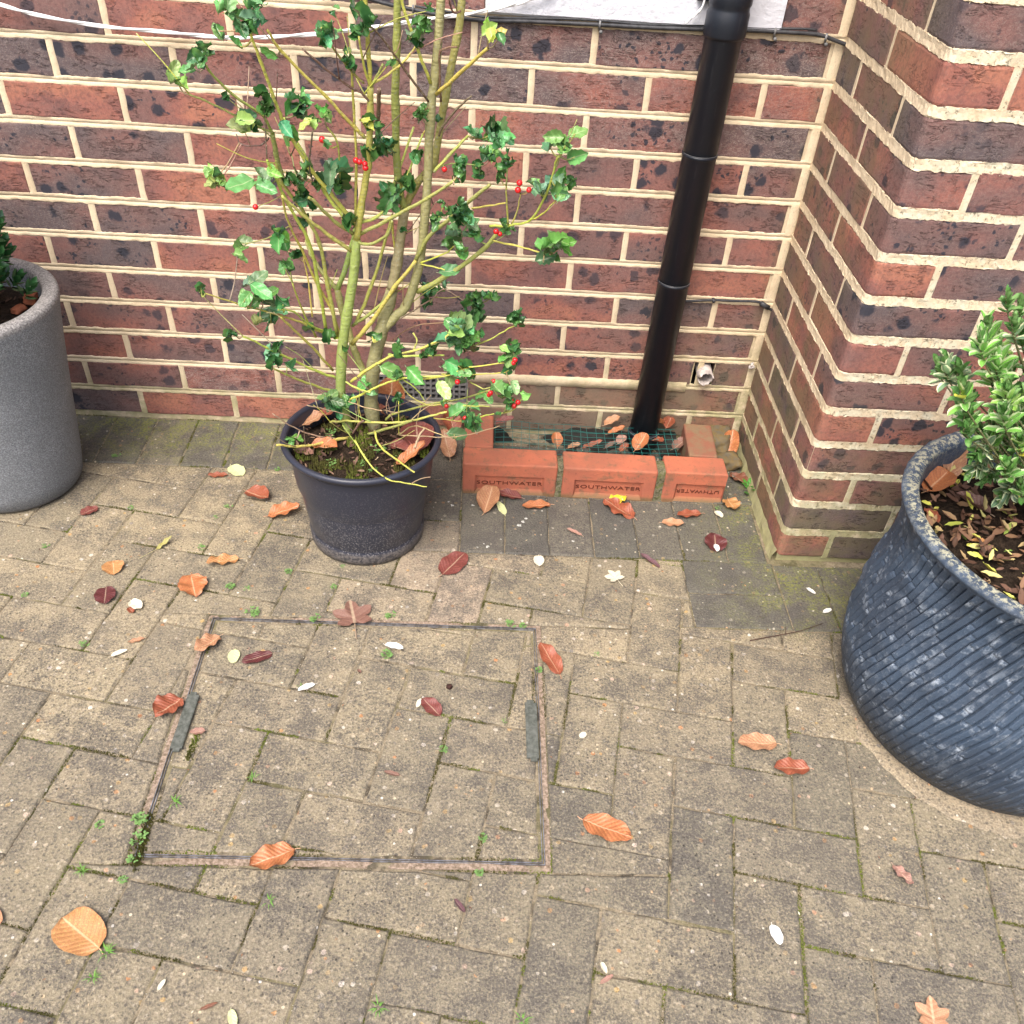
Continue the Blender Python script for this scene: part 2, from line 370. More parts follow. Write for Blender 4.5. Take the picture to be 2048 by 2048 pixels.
# backing with openings for the air vent, the pipe hole and the white panel
def wallrect(x0, z0, x1, z1): mb.add([(x0, .0035, z0), (x1, .0035, z0), (x1, .0035, z1), (x0, .0035, z1)], [(0, 1, 2, 3)])
wallrect(-1.2, .085, .608, .150); wallrect(.865, .085, PX + .004, .150)
wallrect(-1.2, .150, 1.401, .232); wallrect(1.45, .150, PX + .004, .232)
wallrect(-1.2, .232, PX + .004, .906); wallrect(-1.2, .906, .872, 1.55); wallrect(1.424, .906, XC, 1.55)
BED = [(-.0014, .0088), (-.0002, .0082), (.0001, .0074), (.0002, .0016), (-.0012, .0008), (.0003, .0001), (.0002, -.0066), (.0, -.0076), (-.0012, -.0084)]
for k in range(-1, 19):
    zz = ZK + .075 * (k + .5)
    if k >= 11:
        strip(mb, (-1.2, 0, zz), (.872, 0, zz), BED, k, 600); strip(mb, (1.424, 0, zz), (PX + .003, 0, zz), BED, k, 16)
    elif k == 0:
        strip(mb, (-1.2, 0, zz), (.87, 0, zz), BED, k, 600)
        strip(mb, (.86, 0, zz), (1.39, 0, zz), [(-.004, .013), (.003, .012), (.004, 0), (.003, -.013), (-.003, -.015)], k, 60); strip(mb, (1.385, 0, zz), (PX + .003, 0, zz), BED, k, 20)
    else: strip(mb, (-1.2, 0, zz), (PX + .003, 0, zz), BED, k, 900)
def perp(mb, x, z, w, y=0.0, ax='x', seed=0):
    V = []; F = []; n = 7; prof = [(-w/2 - .0012, .0012), (-w/2 + .001, -.0006), (0, -.0004), (w/2 - .001, -.0006), (w/2 + .0012, .0012)]
    for i in range(n):
        t = -BH/2 - .002 + (BH + .004) * i / (n-1)
        for j, (dx, dy) in enumerate(prof):
            e = mnoise.noise(Vector((t * 80, j * 7.7, seed))) * .0016
            V.append((x + dx + e, y + dy + .0006, z + t) if ax == 'x' else (y + dy + .0006, x - dx - e, z + t))
    m = len(prof)
    for i in range(n-1):
        for j in range(m-1): F.append((i*m+j, i*m+j+1, (i+1)*m+j+1, (i+1)*m+j))
    mb.add(V, F)
for k in range(-1, 19):
    z = ZK + .075 * k; off = KO if k % 2 else KE
    for i in range(-4, 9):
        x = off + .225 * i
        if x > XC - .05 or x < -1.1: continue
        if k >= 11 and .85 < x < 1.44: continue
        if k == 0 and .59 < x < .88: continue
        perp(mb, x, z, J, 0, 'x', k * 20 + i)
    perp(mb, XC - .000, z, .018, -.001, 'x', k + 900)
perp(mb, .61, ZK, .012, 0, 'x', 5); perp(mb, .864, ZK, .010, 0, 'x', 6)
link('mortar_joint', mb.mesh('mortar_joint', M['mortar'], True), wall)

# side pier: left face at x = PX (facing -x), front face at y = -PD (facing -y)
FR = {11: 'or', 10: 'gg', 9: 'pg', 8: 'pm', 7: 'dd', 6: 'rd', 5: 'pd', 4: 'rp', 3: 'md', 2: 'Rr', 1: 'pm', 0: 'rm', -1: 'gd'}
FR2 = {12: 'g', 11: 'o', 10: 'g', 9: 'p', 8: 'd', 7: 'r', 6: 'd', 5: 'r', 4: 'm', 3: 'R', 2: 'p', 1: 'r', 0: 'g', -1: 'r'}
def corner_brick(lf, ls, h, seed):
    """brick showing two faces: front run lf along +x, side run ls along +y; origin on the arris; rounded arris"""
    rr = random.Random(seed); path = []
    rad = .015
    for i in range(5): t = ls + (rad - ls) * i / 4; path.append((0, t, 0))
    for i in range(1, 5): a = PI + (PI/2) * i / 4; path.append((rad + rad*math.cos(a), rad + rad*math.sin(a), 1))
    for i in range(1, 6): path.append((rad + (lf - rad) * i / 5, 0, 2))
    n = len(path); V = []; F = []
    for (ins, zz) in ((.04, -h/2), (.0028, -h/2), (.0008, -h/2 + .0028), (0, -h/2 + .006), (0, h/2 - .006), (.0008, h/2 - .0028), (.0028, h/2), (.04, h/2)):
        for i, (x, y, t) in enumerate(path):
            e = rr.uniform(-.0012, .0012) if abs(zz) > h/2 - .004 and ins < .01 else 0
            dx = ins if t == 0 else (ins * .7 if t == 1 else 0); dy = ins if t == 2 else (ins * .7 if t == 1 else 0)
            if i == 0: dy -= (.002 if ins > .002 else 0)
            if i == n-1: dx -= (.002 if ins > .002 else 0)
            V.append((x + dx, y + dy, zz + e))
    for r in range(7):
        for i in range(n-1): F.append((r*n+i, r*n+i+1, (r+1)*n+i+1, (r+1)*n+i))
    F.append(tuple(r*n for r in range(8))); F.append(tuple(r*n + n-1 for r in range(8))[::-1])
    me = mesh('brick', V, F, M['brick'], False); return me
cb = [[corner_brick(.2125, .1015, BH, s) for s in range(3)], [corner_brick(.1015, .2125, BH, s + 9) for s in range(3)]]
rp = random.Random(11)
mp = MB()
for k in range(-1, 19):
    z = ZK + .075 * k; odd = k % 2
    ch = FR2.get(k, rp.choice('rpdm'))
    link('brick', cb[1 if odd else 0][rp.randrange(3)], side, loc=(PX + rp.uniform(-.001, .001), -PD + rp.uniform(-.001, .001), z), color=pal(ch, rp))
    # along the side towards the wall
    segs = [(-PD + .225, -.006)] if odd else [(-PD + .1145, -PD + .327), (-PD + .3395, -.006)]
    for a, b in segs:
        me = get_brick(b - a, BH, .07, rp.randrange(5))
        o = link('brick', me, side, mtx=Matrix.Translation((PX + rp.uniform(-.001, .001), (a+b)/2, z)) @ Matrix.Rotation(-PI/2, 4, 'Z'), color=pal(rp.choice('ppmrpdr'), rp))
    x = PX + (.1145 if odd else .225); i = 0
    while x < 2.9:
        full = .2125
        ch = FR.get(k, 'pd')[min(i, 1)] if i < 2 else rp.choice('rpdm')
        link('brick', get_brick(full, BH, .07, rp.randrange(5)), side, loc=(x + full/2, -PD + rp.uniform(-.001, .001), z), color=pal(ch, rp))
        if x < 2.9: perp(mp, x - J/2, z, J, -PD, 'x', k*31 + i)
        x += .225; i += 1
    perp(mp, -PD + (.2185 if odd else .1080), z, J * .8, PX, 'y', k)
    if not odd: perp(mp, -PD + .333, z, J * .8, PX, 'y', k + 300)
# pier mortar: one closed core set back from the faces, bed joints running round the arris
CB = [(-.0030, .0096), (-.0002, .0088), (-.0002, .0076), (-.0004, .0005), (.0001, -.0070), (.0, -.0082), (-.0030, -.0094)]
def strip_round(mb, z, seed, prof):
    path = []
    for i in range(80): path.append((PX, -.0 - (PD - .015) * i / 80, (-1, 0)))
    for i in range(6): a = PI + (PI/2) * i / 5; path.append((PX + .015 + .015*math.cos(a), -PD + .015 + .015*math.sin(a), (math.cos(a), math.sin(a))))
    for i in range(1, 300): path.append((PX + .015 + 1.3 * i / 300, -PD, (0, -1)))
    n = len(prof); V = []; F = []; s = 0
    for i, (x, y, nn) in enumerate(path):
        s += .0048
        for j, (oo, uu) in enumerate(prof):
            e = mnoise.noise(Vector((s * 60, j * 9.1 + seed * 3.7, seed))) * .0026 + mnoise.noise(Vector((s * 190, j * 5.1, seed * 1.3))) * .0020
            o2 = oo + mnoise.noise(Vector((s * 50, j * 3.3, seed + 40))) * .0014 + mnoise.noise(Vector((s * 220, j * 3.3, seed + 70))) * .0012
            V.append((x + nn[0]*o2, y + nn[1]*o2, z + uu + e))
    for i in range(len(path)-1):
        for j in range(n-1): F.append((i*n+j, i*n+j+1, (i+1)*n+j+1, (i+1)*n+j))
    mb.add(V, F)
for k in range(-1, 19): strip_round(mp, ZK + .075 * (k + .5), k, CB if k < 18 else [(-.006, .006), (.002, .004), (-.003, -.006)])
mp.box((PX + .005, -PD + .005, -.02), (2.9, .25, 1.50))
# sloping mortar fillet at the foot
V = []; F = []
for i in range(41):
    y = -.0 - PD * i / 40; e = mnoise.noise(Vector((y * 30, 3, 1)))
    V += [(PX - .001, y, .026 + e*.008), (PX - .006 - e*.004, y, .010 + e*.005), (PX - .011 + e*.008, y, -.012)]
for i in range(40):
    for j in range(2): F.append((i*3+j, i*3+j+1, (i+1)*3+j+1, (i+1)*3+j))
mp.add(V, F)
link('mortar_joint', mp.mesh('mortar_joint', M['mortar'], False), side)

# ---------------------------------------------------------------- paving
def clip(poly, nx, ny, d):          # keep nx*x + ny*y <= d
    out = []
    for i in range(len(poly)):
        a = poly[i]; b = poly[(i+1) % len(poly)]; da = nx*a[0] + ny*a[1] - d; db = nx*b[0] + ny*b[1] - d
        if da <= 0: out.append(a)
        if da * db < 0: t = da / (da - db); out.append((a[0] + (b[0]-a[0])*t, a[1] + (b[1]-a[1])*t))
    return out
def area(p): return .5 * sum(p[i][0]*p[(i+1) % len(p)][1] - p[(i+1) % len(p)][0]*p[i][1] for i in range(len(p)))
def inter(poly, hs):
    for h in hs:
        poly = clip(poly, *h)
        if len(poly) < 3: return []
    return poly
def subtract(poly, hs):             # pieces of poly outside the convex region {all h}
    I = inter(poly, hs)
    if len(I) < 3 or area(I) < 2e-5: return [poly]
    res = []; rest = poly
    for (nx, ny, d) in hs:
        out = clip(rest, -nx, -ny, -d)
        if len(out) > 2 and area(out) > 1e-5: res.append(out)
        rest = clip(rest, nx, ny, d)
        if len(rest) < 3: break
    return res
def rect_h(x0, y0, x1, y1): return [(0, 1, y1), (0, -1, -y0), (1, 0, x1), (-1, 0, -x0)]
def inset(poly, t):
    n = len(poly); out = []
    for i in range(n):
        p0 = Vector(poly[i-1]).to_2d(); p = Vector(poly[i]).to_2d(); p1 = Vector(poly[(i+1) % n]).to_2d()
        d0 = (p - p0).normalized(); d1 = (p1 - p).normalized(); n0 = Vector((-d0.y, d0.x)); n1 = Vector((-d1.y, d1.x))
        b = n0 + n1
        if b.length < 1e-6: out.append(p + n0 * t); continue
        b.normalize(); k = t / max(.35, b.dot(n0)); out.append(p + b * k)
    return [(q.x, q.y) for q in out]
def clean(poly):
    out = [p for i, p in enumerate(poly) if math.hypot(p[0]-poly[i-1][0], p[1]-poly[i-1][1]) > .0015]
    return out
def paver_mesh(poly, seed, gap=.0010, bev=.0036, thick=.03, rag=.0014):
    poly = clean(poly)
    if len(poly) < 3 or area(poly) < 3e-4: return None
    rr = random.Random(seed); A = inset(poly, gap); ring = []
    for i in range(len(A)):
        a = A[i]; b = A[(i+1) % len(A)]; L = math.hypot(b[0]-a[0], b[1]-a[1]); m = max(1, int(L / .022))
        for q in range(m):
            t = q / m; e = rr.uniform(-rag, rag); f = .0014 if q == 0 else 0
            x = a[0] + (b[0]-a[0])*t; y = a[1] + (b[1]-a[1])*t
            nx, ny = -(b[1]-a[1])/max(L, 1e-6), (b[0]-a[0])/max(L, 1e-6)
            ring.append((x + nx*e, y + ny*e))
    if area(ring) <= 0: return None
    ox, oy = rr.uniform(-.0009, .0009), rr.uniform(-.0009, .0009); ring = [(x + ox, y + oy) for x, y in ring]
    cx = sum(p[0] for p in ring)/len(ring); cy = sum(p[1] for p in ring)/len(ring)
    n = len(ring); V = []; F = []
    in1 = inset(ring, bev * .45); in2 = inset(ring, bev * 1.1)
    for (rg, z) in ((ring, -thick), (ring, -bev), (in1, -bev * .4), (in2, 0.0)):
        for i, (x, y) in enumerate(rg): V.append((x - cx, y - cy, z + (rr.uniform(-.0004, .0001) if z > -.002 else 0)))
    for k in range(3):
        for i in range(n): j = (i+1) % n; F.append((k*n+i, k*n+j, (k+1)*n+j, (k+1)*n+i))
    F.append(tuple(3*n + i for i in range(n)))
    return mesh('paver', V, F, M['paver']), (cx, cy)
paving = tag(empty('paving', (.9, -.9, 0)), kind='structure')
edges = []                            # joint lines, for moss and weeds
TH = R_(10.5); ct, st = math.cos(TH), math.sin(TH)
def lat(u, w): # lattice (in 0.1 m) to ground; u runs right and slightly down, w away from the camera
    U = (u + .09) * .1; Wv = (w - .28) * .1
    return (U * ct + Wv * st, -U * st + Wv * ct)
MX0, MX1, MY0, MY1 = .392, 1.014, -1.181, -.680           # manhole lid
BORD = [rect_h(-3, -.1925, .758, .05), rect_h(.758, -.459, 1.34, .05), rect_h(1.34, -.659, 3.2, .05)]
FX0, FX1, FY0 = -.45, 2.35, -1.62
npav = 0
extra = MB()
def in_view(cx, cy):
    return True
def put_paver(poly, dark, pink, parent=paving, seed=None, dz=None, name='paver'):
    global npav
    rr = random.Random(int((poly[0][0] * 977 + poly[0][1] * 3571) * 100) & 0xffff)
    r = paver_mesh(poly, rr.randrange(9999))
    if not r: return
    me, (cx, cy) = r
    zz = rr.uniform(-.0014, .0012) if dz is None else dz
    o = link(name, me, parent, loc=(cx, cy, zz), rot=(rr.uniform(-.006, .006), rr.uniform(-.006, .006), 0), color=(min(1, max(0, dark + rr.uniform(-.16, .20))), min(1, max(0, pink + rr.uniform(-.05, .08))), rr.random(), 1))
    npav += 1
    for i in range(len(poly)): edges.append((poly[i], poly[(i+1) % len(poly)]))
manhole = tag(empty('manhole_cover', ((MX0+MX1)/2, (MY0+MY1)/2, 0)), 'recessed inspection cover filled with the same block paving, thin metal edges', 'manhole cover')
MH = rect_h(MX0, MY0, MX1, MY1); MH_IN = rect_h(MX0 + .006, MY0 + .006, MX1 - .005, MY1 - .005); MH_OUT = rect_h(MX0 - .014, MY0 - .016, MX1 + .014, MY1 + .012)
def tone(cx, cy):
    d = .12 + .25 * (mnoise.noise(Vector((cx * 2.2, cy * 2.2, 4))) + .3) + (.25 if cy < -.95 else 0)
    p = max(0, 1 - math.hypot(cx - .83, cy + .56) / .20)
    return d, p
far = []
for a in range(-24, 50):
    for b in range(-36, 16):
        v = (a + b) % 4
        if v == 2: q = [lat(a, b), lat(a+2, b), lat(a+2, b+1), lat(a, b+1)]
        elif v == 0: q = [lat(a, b), lat(a+1, b), lat(a+1, b+2), lat(a, b+2)]
        else: continue
        cx = sum(p[0] for p in q)/4; cy = sum(p[1] for p in q)/4
        if cx < -1.7 or cx > 3.6 or cy < -3.0 or cy > -.05: continue
        # keep what can be seen, plus a margin
        lim = .12 + (-cy) * .35
        if cy < FY0 or cx < -.12 - .25 or (cy < -.9 and cx < -.15 + (-.9 - cy) * .35) or cx > 2.25 or (cy < -.9 and cx > 2.15 - (-.9 - cy) * .15):
            pcs = [q]
            for B in BORD: pcs = [r for x in pcs for r in subtract(x, B)]
            for r in pcs:
                if len(r) > 2 and area(r) > 4e-4: far.append(r)
            continue
        d, p = tone(cx, cy)
        pcs = [q]
        for B in BORD: pcs = [r for x in pcs for r in subtract(x, B)]
        outp = [r for x in pcs for r in subtract(x, MH_OUT)]
        inn = [inter(x, MH_IN) for x in pcs]
        for r in outp:
            if len(r) > 2 and area(r) > 4e-4: put_paver(r, d, p)
        for r in inn:
            if len(r) > 2 and area(r) > 4e-4: put_paver(r, d * .8, 0, manhole, dz=-.0012)
def R4(x0, y0, x1, y1): return [(x0, y0), (x1, y0), (x1, y1), (x0, y1)]
for i in range(-16, -4): far.append(R4(i*.1 - .002, -.1925, i*.1 + .098, .0))
for i in range(7, 19): far.append(R4(1.54 + .0985*i, -.659, 1.54 + .0985*(i+1), -.462))
for i in range(-4, 8):
    x = i * .1 - .002
    if x < .74: put_paver(R4(x, -.1925, min(x + .1, .758), .0), .95, 0)
put_paver(R4(.758, -.204, .858, .0), .95, 0); put_paver(R4(.758, -.356, .858, -.204), .9, 0); put_paver(R4(.758, -.459, .858, -.356), .75, .25)
put_paver(R4(.64, -.356, .758, -.255), .5, .1)
for i in range(5): put_paver(R4(.858 + .098*i, -.459, .858 + .098*(i+1), -.255), .98, 0)
put_paver(R4(1.348, -.459, 1.446, -.255), .95, 0); put_paver(R4(1.446, -.459, 1.532, -.255), .95, 0)
for i in range(7): put_paver(R4(.858 + .098*i, -.255, .858 + .098*(i+1), -.05), .98, 0)
put_paver(R4(1.34, -.559, 1.54, -.459), .98, 0); put_paver(R4(1.34, -.659, 1.54, -.559), .98, 0)
for i in range(7): put_paver(R4(1.54 + .0985*i, -.659, 1.54 + .0985*(i+1), -.462), .98, 0)

for i, r in enumerate(far):
    pm_ = paver_mesh(r, i)
    if not pm_: continue
    me_, (cx, cy) = pm_; dz = rnd.uniform(-.0014, .0012)
    extra.add([(v.co.x + cx, v.co.y + cy, v.co.z + dz) for v in me_.vertices], [tuple(p.vertices) for p in me_.polygons]); bpy.data.meshes.remove(me_)
tag(link('outer_pavers', extra.mesh('outer_pavers', M['paver']), paving, color=(.15, 0, 0, 1)), kind='stuff')
# ---------------------------------------------------------------- manhole: lips, fill, key strips
M['metal'] = mat_simple('galvanised_edge', (.30, .31, .34), .45, .5, (.08, .07, .065), 90, .001, .6)
M['fill'] = mat_simple('pink_grit', (.34, .26, .20), .95, .1, (.12, .09, .06), 180, .003)
mb = MB()
def lip(x0, y0, x1, y1, t): mb.box((x0, y0, -.03), (x1, y1, t))
for (o, w_, t) in ((.0008, .0012, -.0002), (.0046, .0012, -.0012)):
    X0, X1, Y0, Y1 = MX0 - .004 + o, MX1 + .004 - o, MY0 - .004 + o, MY1 + .004 - o
    lip(X0, Y0, X1, Y0 + w_, t); lip(X0, Y1 - w_, X1, Y1, t); lip(X0, Y0 + w_, X0 + w_, Y1 - w_, t); lip(X1 - w_, Y0 + w_, X1, Y1 - w_, t)
link('metal_edge', mb.mesh('metal_edge', M['metal']), manhole)
mb = MB()
for (a, b, c_, d_) in ((MX0 - .0125, MY0 - .014, MX1 + .0125, MY0 - .0034), (MX0 - .0125, MY1 + .0034, MX1 + .0125, MY1 + .0110), (MX0 - .0125, MY0 - .004, MX0 - .0034, MY1 + .004), (MX1 + .0034, MY0 - .004, MX1 + .0125, MY1 + .004)):
    n = 60; V = []; F = []; hz = (c_ - a) > (d_ - b)
    for i in range(n + 1):
        t = i / n
        for j in range(3):
            s = j / 2
            x = a + (c_-a) * (t if hz else s); y = b + (d_-b) * (s if hz else t)
            V.append((x, y, -.0020 + .0045 * mnoise.noise(Vector((x*14, y*14, 0))) + .0016 * mnoise.noise(Vector((x*90, y*90, 0)))))
    for i in range(n):
        for j in range(2):
            f = (i*3+j, (i+1)*3+j, (i+1)*3+j+1, i*3+j+1); F.append(f if hz else f[::-1])
    mb.add(V, F)
link('grit_fill', mb.mesh('grit_fill', M['fill'], True), manhole)
M['plate'] = mat_simple('weathered_plate', (.055, .062, .050), .7, .3, (.12, .125, .11), 120, .0008)
def key_strip(p0, p1, w, label):
    a = gnd(*p0, .003); b = gnd(*p1, .003); d = (b - a); L = d.length; ang = math.atan2(d.y, d.x)
    me = MB(); me.box((.006, -w/2, 0), (L - .006, w/2, .003)); me.box((0, -w/2 + .003, 0), (.006, w/2 - .006, .003)); me.box((L-.006, -w/2 + .006, 0), (L, w/2 - .003, .003)); me.box((.012, -w/2 + .0015, .003), (L - .012, w/2 - .0015, .0038))
    o = link('lifting_strip', me.mesh('lifting_strip', M['plate']), manhole, mtx=Matrix.Translation(a) @ Matrix.Rotation(ang, 4, 'Z')); o['label'] = label
key_strip((390, 1386), (350, 1504), .020, 'grey green strip at the left edge of the cover'); key_strip((1061, 1402), (1066, 1523), .021, 'dark grey strip at the right edge of the cover')

# ---------------------------------------------------------------- low brick surround with frogged bricks and wire mesh
gb = G('orange_clay', .8, .3); o_ = gb.obj(); nb1 = gb.noise(o_, 12, 3, .6); nb2 = gb.noise(o_, 140, 4, .75); oc_ = gb.ocol()
cb_ = gb.mix(gb.step(nb1, .35, .7), (.42, .130, .072), (.32, .105, .065))
cb_ = gb.mix(gb.m_('MULTIPLY', gb.step(nb2, .60, .72), .75), cb_, (.08, .04, .03))
cb_ = gb.mix(gb.m_('MULTIPLY', gb.step(gb.noise(o_, 35, 4, .75), .50, .66), .6), cb_, (.15, .10, .06))
cb_ = gb.mix(oc_[0], cb_, gb.mix(gb.step(gb.noise(o_, 30, 4, .7), .4, .6), (.20, .085, .055), (.16, .14, .08)))
zt = gb.sep(gb.pos())[2]
cb_ = gb.mix(gb.m_('MULTIPLY', gb.step(zt, .070, .079), gb.m_('MULTIPLY', gb.step(nb1, .35, .6), .35)), cb_, (.26, .11, .065))
cb_ = gb.mix(gb.m_('MULTIPLY', gb.step(zt, .014, .0), .7), cb_, (.12, .11, .05))
M['clay'] = gb.fin(cb_, None, gb.bump(gb.m_('ADD', nb2, gb.m_('MULTIPLY', nb1, .5)), .0016, .7))
M['dark_clay_text'] = mat_simple('shadowed_clay', (.13, .035, .02), .9, .2)
box = tag(empty('brick_surround', (1.16, -.15, 0)), 'low surround of orange frogged bricks set on edge round the foot of the downpipe', 'brick edging')
def frog_brick(w, h, d, fr=True, x_cut=False, seed=0):
    """stands on its long side, bed face with recessed frog to the front (-y); origin front bottom left"""
    rr = random.Random(seed); bm = bmesh.new()
    mx, mz0, mz1 = .028, .010, .032; r = .0
    xs = [0, mx, w - (0 if x_cut else mx), w]
    y1, y2 = 0, .007
    def v(x, y, z): return bm.verts.new((x, y, z))
    def q(*p): bm.faces.new(p)
    n = 8
    # outer body with worn edges: use a beveled grid box
    if fr:
        z0, z1 = mz0, h - mz1; X0, X1 = mx, (w if x_cut else w - mx)
        o = [v(0,0,0), v(w,0,0), v(w,0,h), v(0,0,h)]; i = [v(X0,0,z0), v(X1,0,z0), v(X1,0,z1), v(X0,0,z1)]
        s = .0055; b = [v(X0+s,y2,z0+s*1.8), v(X1-(0 if x_cut else s),y2,z0+s*1.8), v(X1-(0 if x_cut else s),y2,z1-.001), v(X0+s,y2,z1-.001)]
        for k in range(4):
            k2 = (k+1) % 4
            if x_cut and k == 1: continue
            q(o[k], o[k2], i[k2], i[k])
        for k in range(4):
            k2 = (k+1) % 4
            if x_cut and k == 1: continue
            q(i[k], i[k2], b[k2], b[k])
        q(*b)
    else:
        o = [v(0,0,0), v(w,0,0), v(w,0,h), v(0,0,h)]; q(*o)
    B = [v(0,d,0), v(w,d,0), v(w,d,h), v(0,d,h)]
    q(o[3], o[2], B[2], B[3]); q(o[1], B[1], B[2], o[2]) if not (fr and x_cut) else bm.faces.new((o[1], B[1], B[2], o[2])); q(o[0], o[3], B[3], B[0]); q(B[0], B[3], B[2], B[1]); q(o[0], B[0], B[1], o[1])
    es = [e for e in bm.edges if all((abs(p.co.x) < 1e-5 or abs(p.co.x-w) < 1e-5) and (abs(p.co.y) < 1e-5 or abs(p.co.y-d) < 1e-5) and (abs(p.co.z) < 1e-5 or abs(p.co.z-h) < 1e-5) for p in e.verts)]
    es = [e for e in es if len(e.link_faces) == 2]
    bmesh.ops.bevel(bm, geom=es, offset=.0045, segments=3, affect='EDGES', profile=.55)
    bmesh.ops.recalc_face_normals(bm, faces=bm.faces)
    for p in bm.verts:
        f = mnoise.noise_vector(p.co * 45 + Vector((seed*5.1, 0, 0))); p.co += f * .0011
    me = bpy.data.meshes.new('brick'); bm.to_mesh(me); bm.free(); me.materials.append(M['clay']); return me
def text_mesh(txt, size, ext=.0009):
    cu = bpy.data.curves.new('lettering', 'FONT'); cu.body = txt; cu.size = size; cu.extrude = ext; cu.align_x = 'CENTER'; cu.align_y = 'CENTER'; cu.space_character = 1.08; cu.resolution_u = 2
    ob = bpy.data.objects.new('lettering', cu); col.objects.link(ob); bpy.context.view_layer.update()
    me = bpy.data.meshes.new_from_object(ob.evaluated_get(bpy.context.evaluated_depsgraph_get())); bpy.data.objects.remove(ob)
    for v in me.vertices:
        v.co.x += .0004 * mnoise.noise(Vector((v.co.x*300, v.co.y*300, 0)))
    me.name = 'lettering'; me.materials.clear(); me.materials.append(M['dark_clay_text']); return me
YF = -.2525; BT = .082
fb = [(.8585, .2155, 'SOUTHWATER', 0), (1.0865, .2165, 'SOUTHWATER', 0), (1.3215, .1425, 'UTHWATER', 1)]
for i, (x, w, txt, flip) in enumerate(fb):
    b = link('brick', frog_brick(w, BT + .01, .067, True, flip == 1, i + 1), box, loc=(x, YF, -.010), rot=(0, R_((-.3, .2, .5)[i]), R_((.2, -.3, 0)[i])), color=(.0, 0, 0, 1))
    cx = w/2 if not flip else (.028 + w)/2 - .002
    t = text_mesh(txt, .0165 if not flip else .0165)
    o = link('lettering', t, None); o.parent = b
    o.matrix_local = Matrix.Translation((cx, .0062, .0365)) @ Matrix.Rotation(PI/2, 4, 'X') @ Matrix.Rotation(PI * flip, 4, 'Z') @ Matrix.Diagonal((1.30 if not flip else 1.08, .80, 1, 1))
link('brick', frog_brick(.067, BT + .01, .135, False, False, 8), box, loc=(.860, -.184, -.010), color=(0, 0, 0, 1))
o = link('brick', frog_brick(.068, BT + .012, .135, False, False, 9), box, loc=(1.384, -.183, -.010), rot=(0, 0, R_(-3)), color=(.85, 0, 0, 1)); o['label'] = 'weathered purple brick at the right end'
g2 = G('dirty_mortar', .95, .1); P2 = g2.pos()
g2m = g2.fin(g2.mix(g2.step(g2.noise(P2, 160, 4, .8), .4, .6), (.20, .18, .12), g2.mix(g2.step(g2.noise(P2, 60, 3), .4, .6), (.07, .07, .04), (.13, .14, .05))), None, g2.bump(g2.noise(P2, 150, 4, .8), .005, 1))
for x0, x1 in ((1.0715, 1.0895), (1.3000, 1.3245)):
    mb = MB(); V = []; F = []; n = 14; prof = [(YF + .001, -.005), (YF + .004, .03), (YF + .005, .070), (YF + .010, .078), (YF + .06, .076)]
    pts = []
    for k in range(len(prof) - 1):
        for t in range(6): pts.append((prof[k][0] + (prof[k+1][0]-prof[k][0])*t/6, prof[k][1] + (prof[k+1][1]-prof[k][1])*t/6))
    for (y, z) in pts:
        for j in range(6):
            x = x0 + (x1-x0)*j/5; e = mnoise.noise(Vector((x*120, y*120, z*120))) * .0022
            V.append((x, y + e, z + e))
    for a in range(len(pts)-1):
        for j in range(5): F.append((a*6+j, a*6+j+1, (a+1)*6+j+1, (a+1)*6+j))
    mb.add(V, F); link('mortar_joint', mb.mesh('mortar_joint', g2m, True), box)
for bb in (((.862, -.187, 0), (.926, -.1835, .077)), ((1.386, -.188, 0), (1.45, -.182, .077))):
    mb = MB(); mb.box(*bb); link('mortar_joint', mb.mesh('mortar_joint', g2m), box)
# soil and concrete gully inside
M['gully'] = mat_simple('dark_concrete', (.024, .024, .020), .8, .3, (.009, .008, .007), 50, .004)  # gully floor coloured almost black all over, with a mottle
V = []; F = []; nx, ny = 50, 16
for i in range(nx + 1):
    for j in range(ny + 1):
        x = .926 + (.462) * i / nx; y = -.186 + .19 * j / ny
        hole = max(0, 1 - abs(x - 1.02) / .10) * .05 + max(0, 1 - math.hypot(x - 1.29, y + .06) / .07) * .03
        z = .002 - hole * 1.0 + .012 * mnoise.noise(Vector((x*25, y*25, 2))) + (.02 if y > -.04 else 0)
        V.append((x, y, max(z, -.009)))
for i in range(nx):
    for j in range(ny): a = i*(ny+1)+j; F.append((a, a+ny+1, a+ny+2, a+1))
link('gully', mesh('gully', V, F, M['gully'], True), box)
M['wire'] = mat_simple('green_wire', (.015, .12, .11), .35, .5, (.02, .16, .14), 100)
mb = MB(); rw = random.Random(5)
def wz(x, y): return .062 + .012 * mnoise.noise(Vector((x * 9, y * 8, 1))) + .010 * (y + .186) / .13
for i in range(22):
    x = .930 + i * .0205; s = rw.uniform(-.004, .004)
    mb.tube([(x + s*t, -.182 + .118*t, wz(x, -.182 + .118*t)) for t in (0, .25, .5, .75, 1)], .00055, 4)
for j in range(7):
    y = -.180 + j * .0195; mb.tube([(.930 + .44*t/20, y + .003*mnoise.noise(Vector((t*.5, j, 0))), wz(.930 + .44*t/20, y) + .0008) for t in range(21)], .00055, 4)
for j in (2, 5): mb.tube([(.930 + .30*t/20, -.178 + j*.016 + .008*t/20, wz(.930 + .30*t/20, -.178 + j*.016) + .006 + .004*mnoise.noise(Vector((t*.4, j, 7)))) for t in range(21)], .0005, 4)
tag(link('wire_mesh', mb.mesh('wire_mesh', M['wire'])), 'green plastic coated wire mesh laid over the brick surround', 'wire mesh')

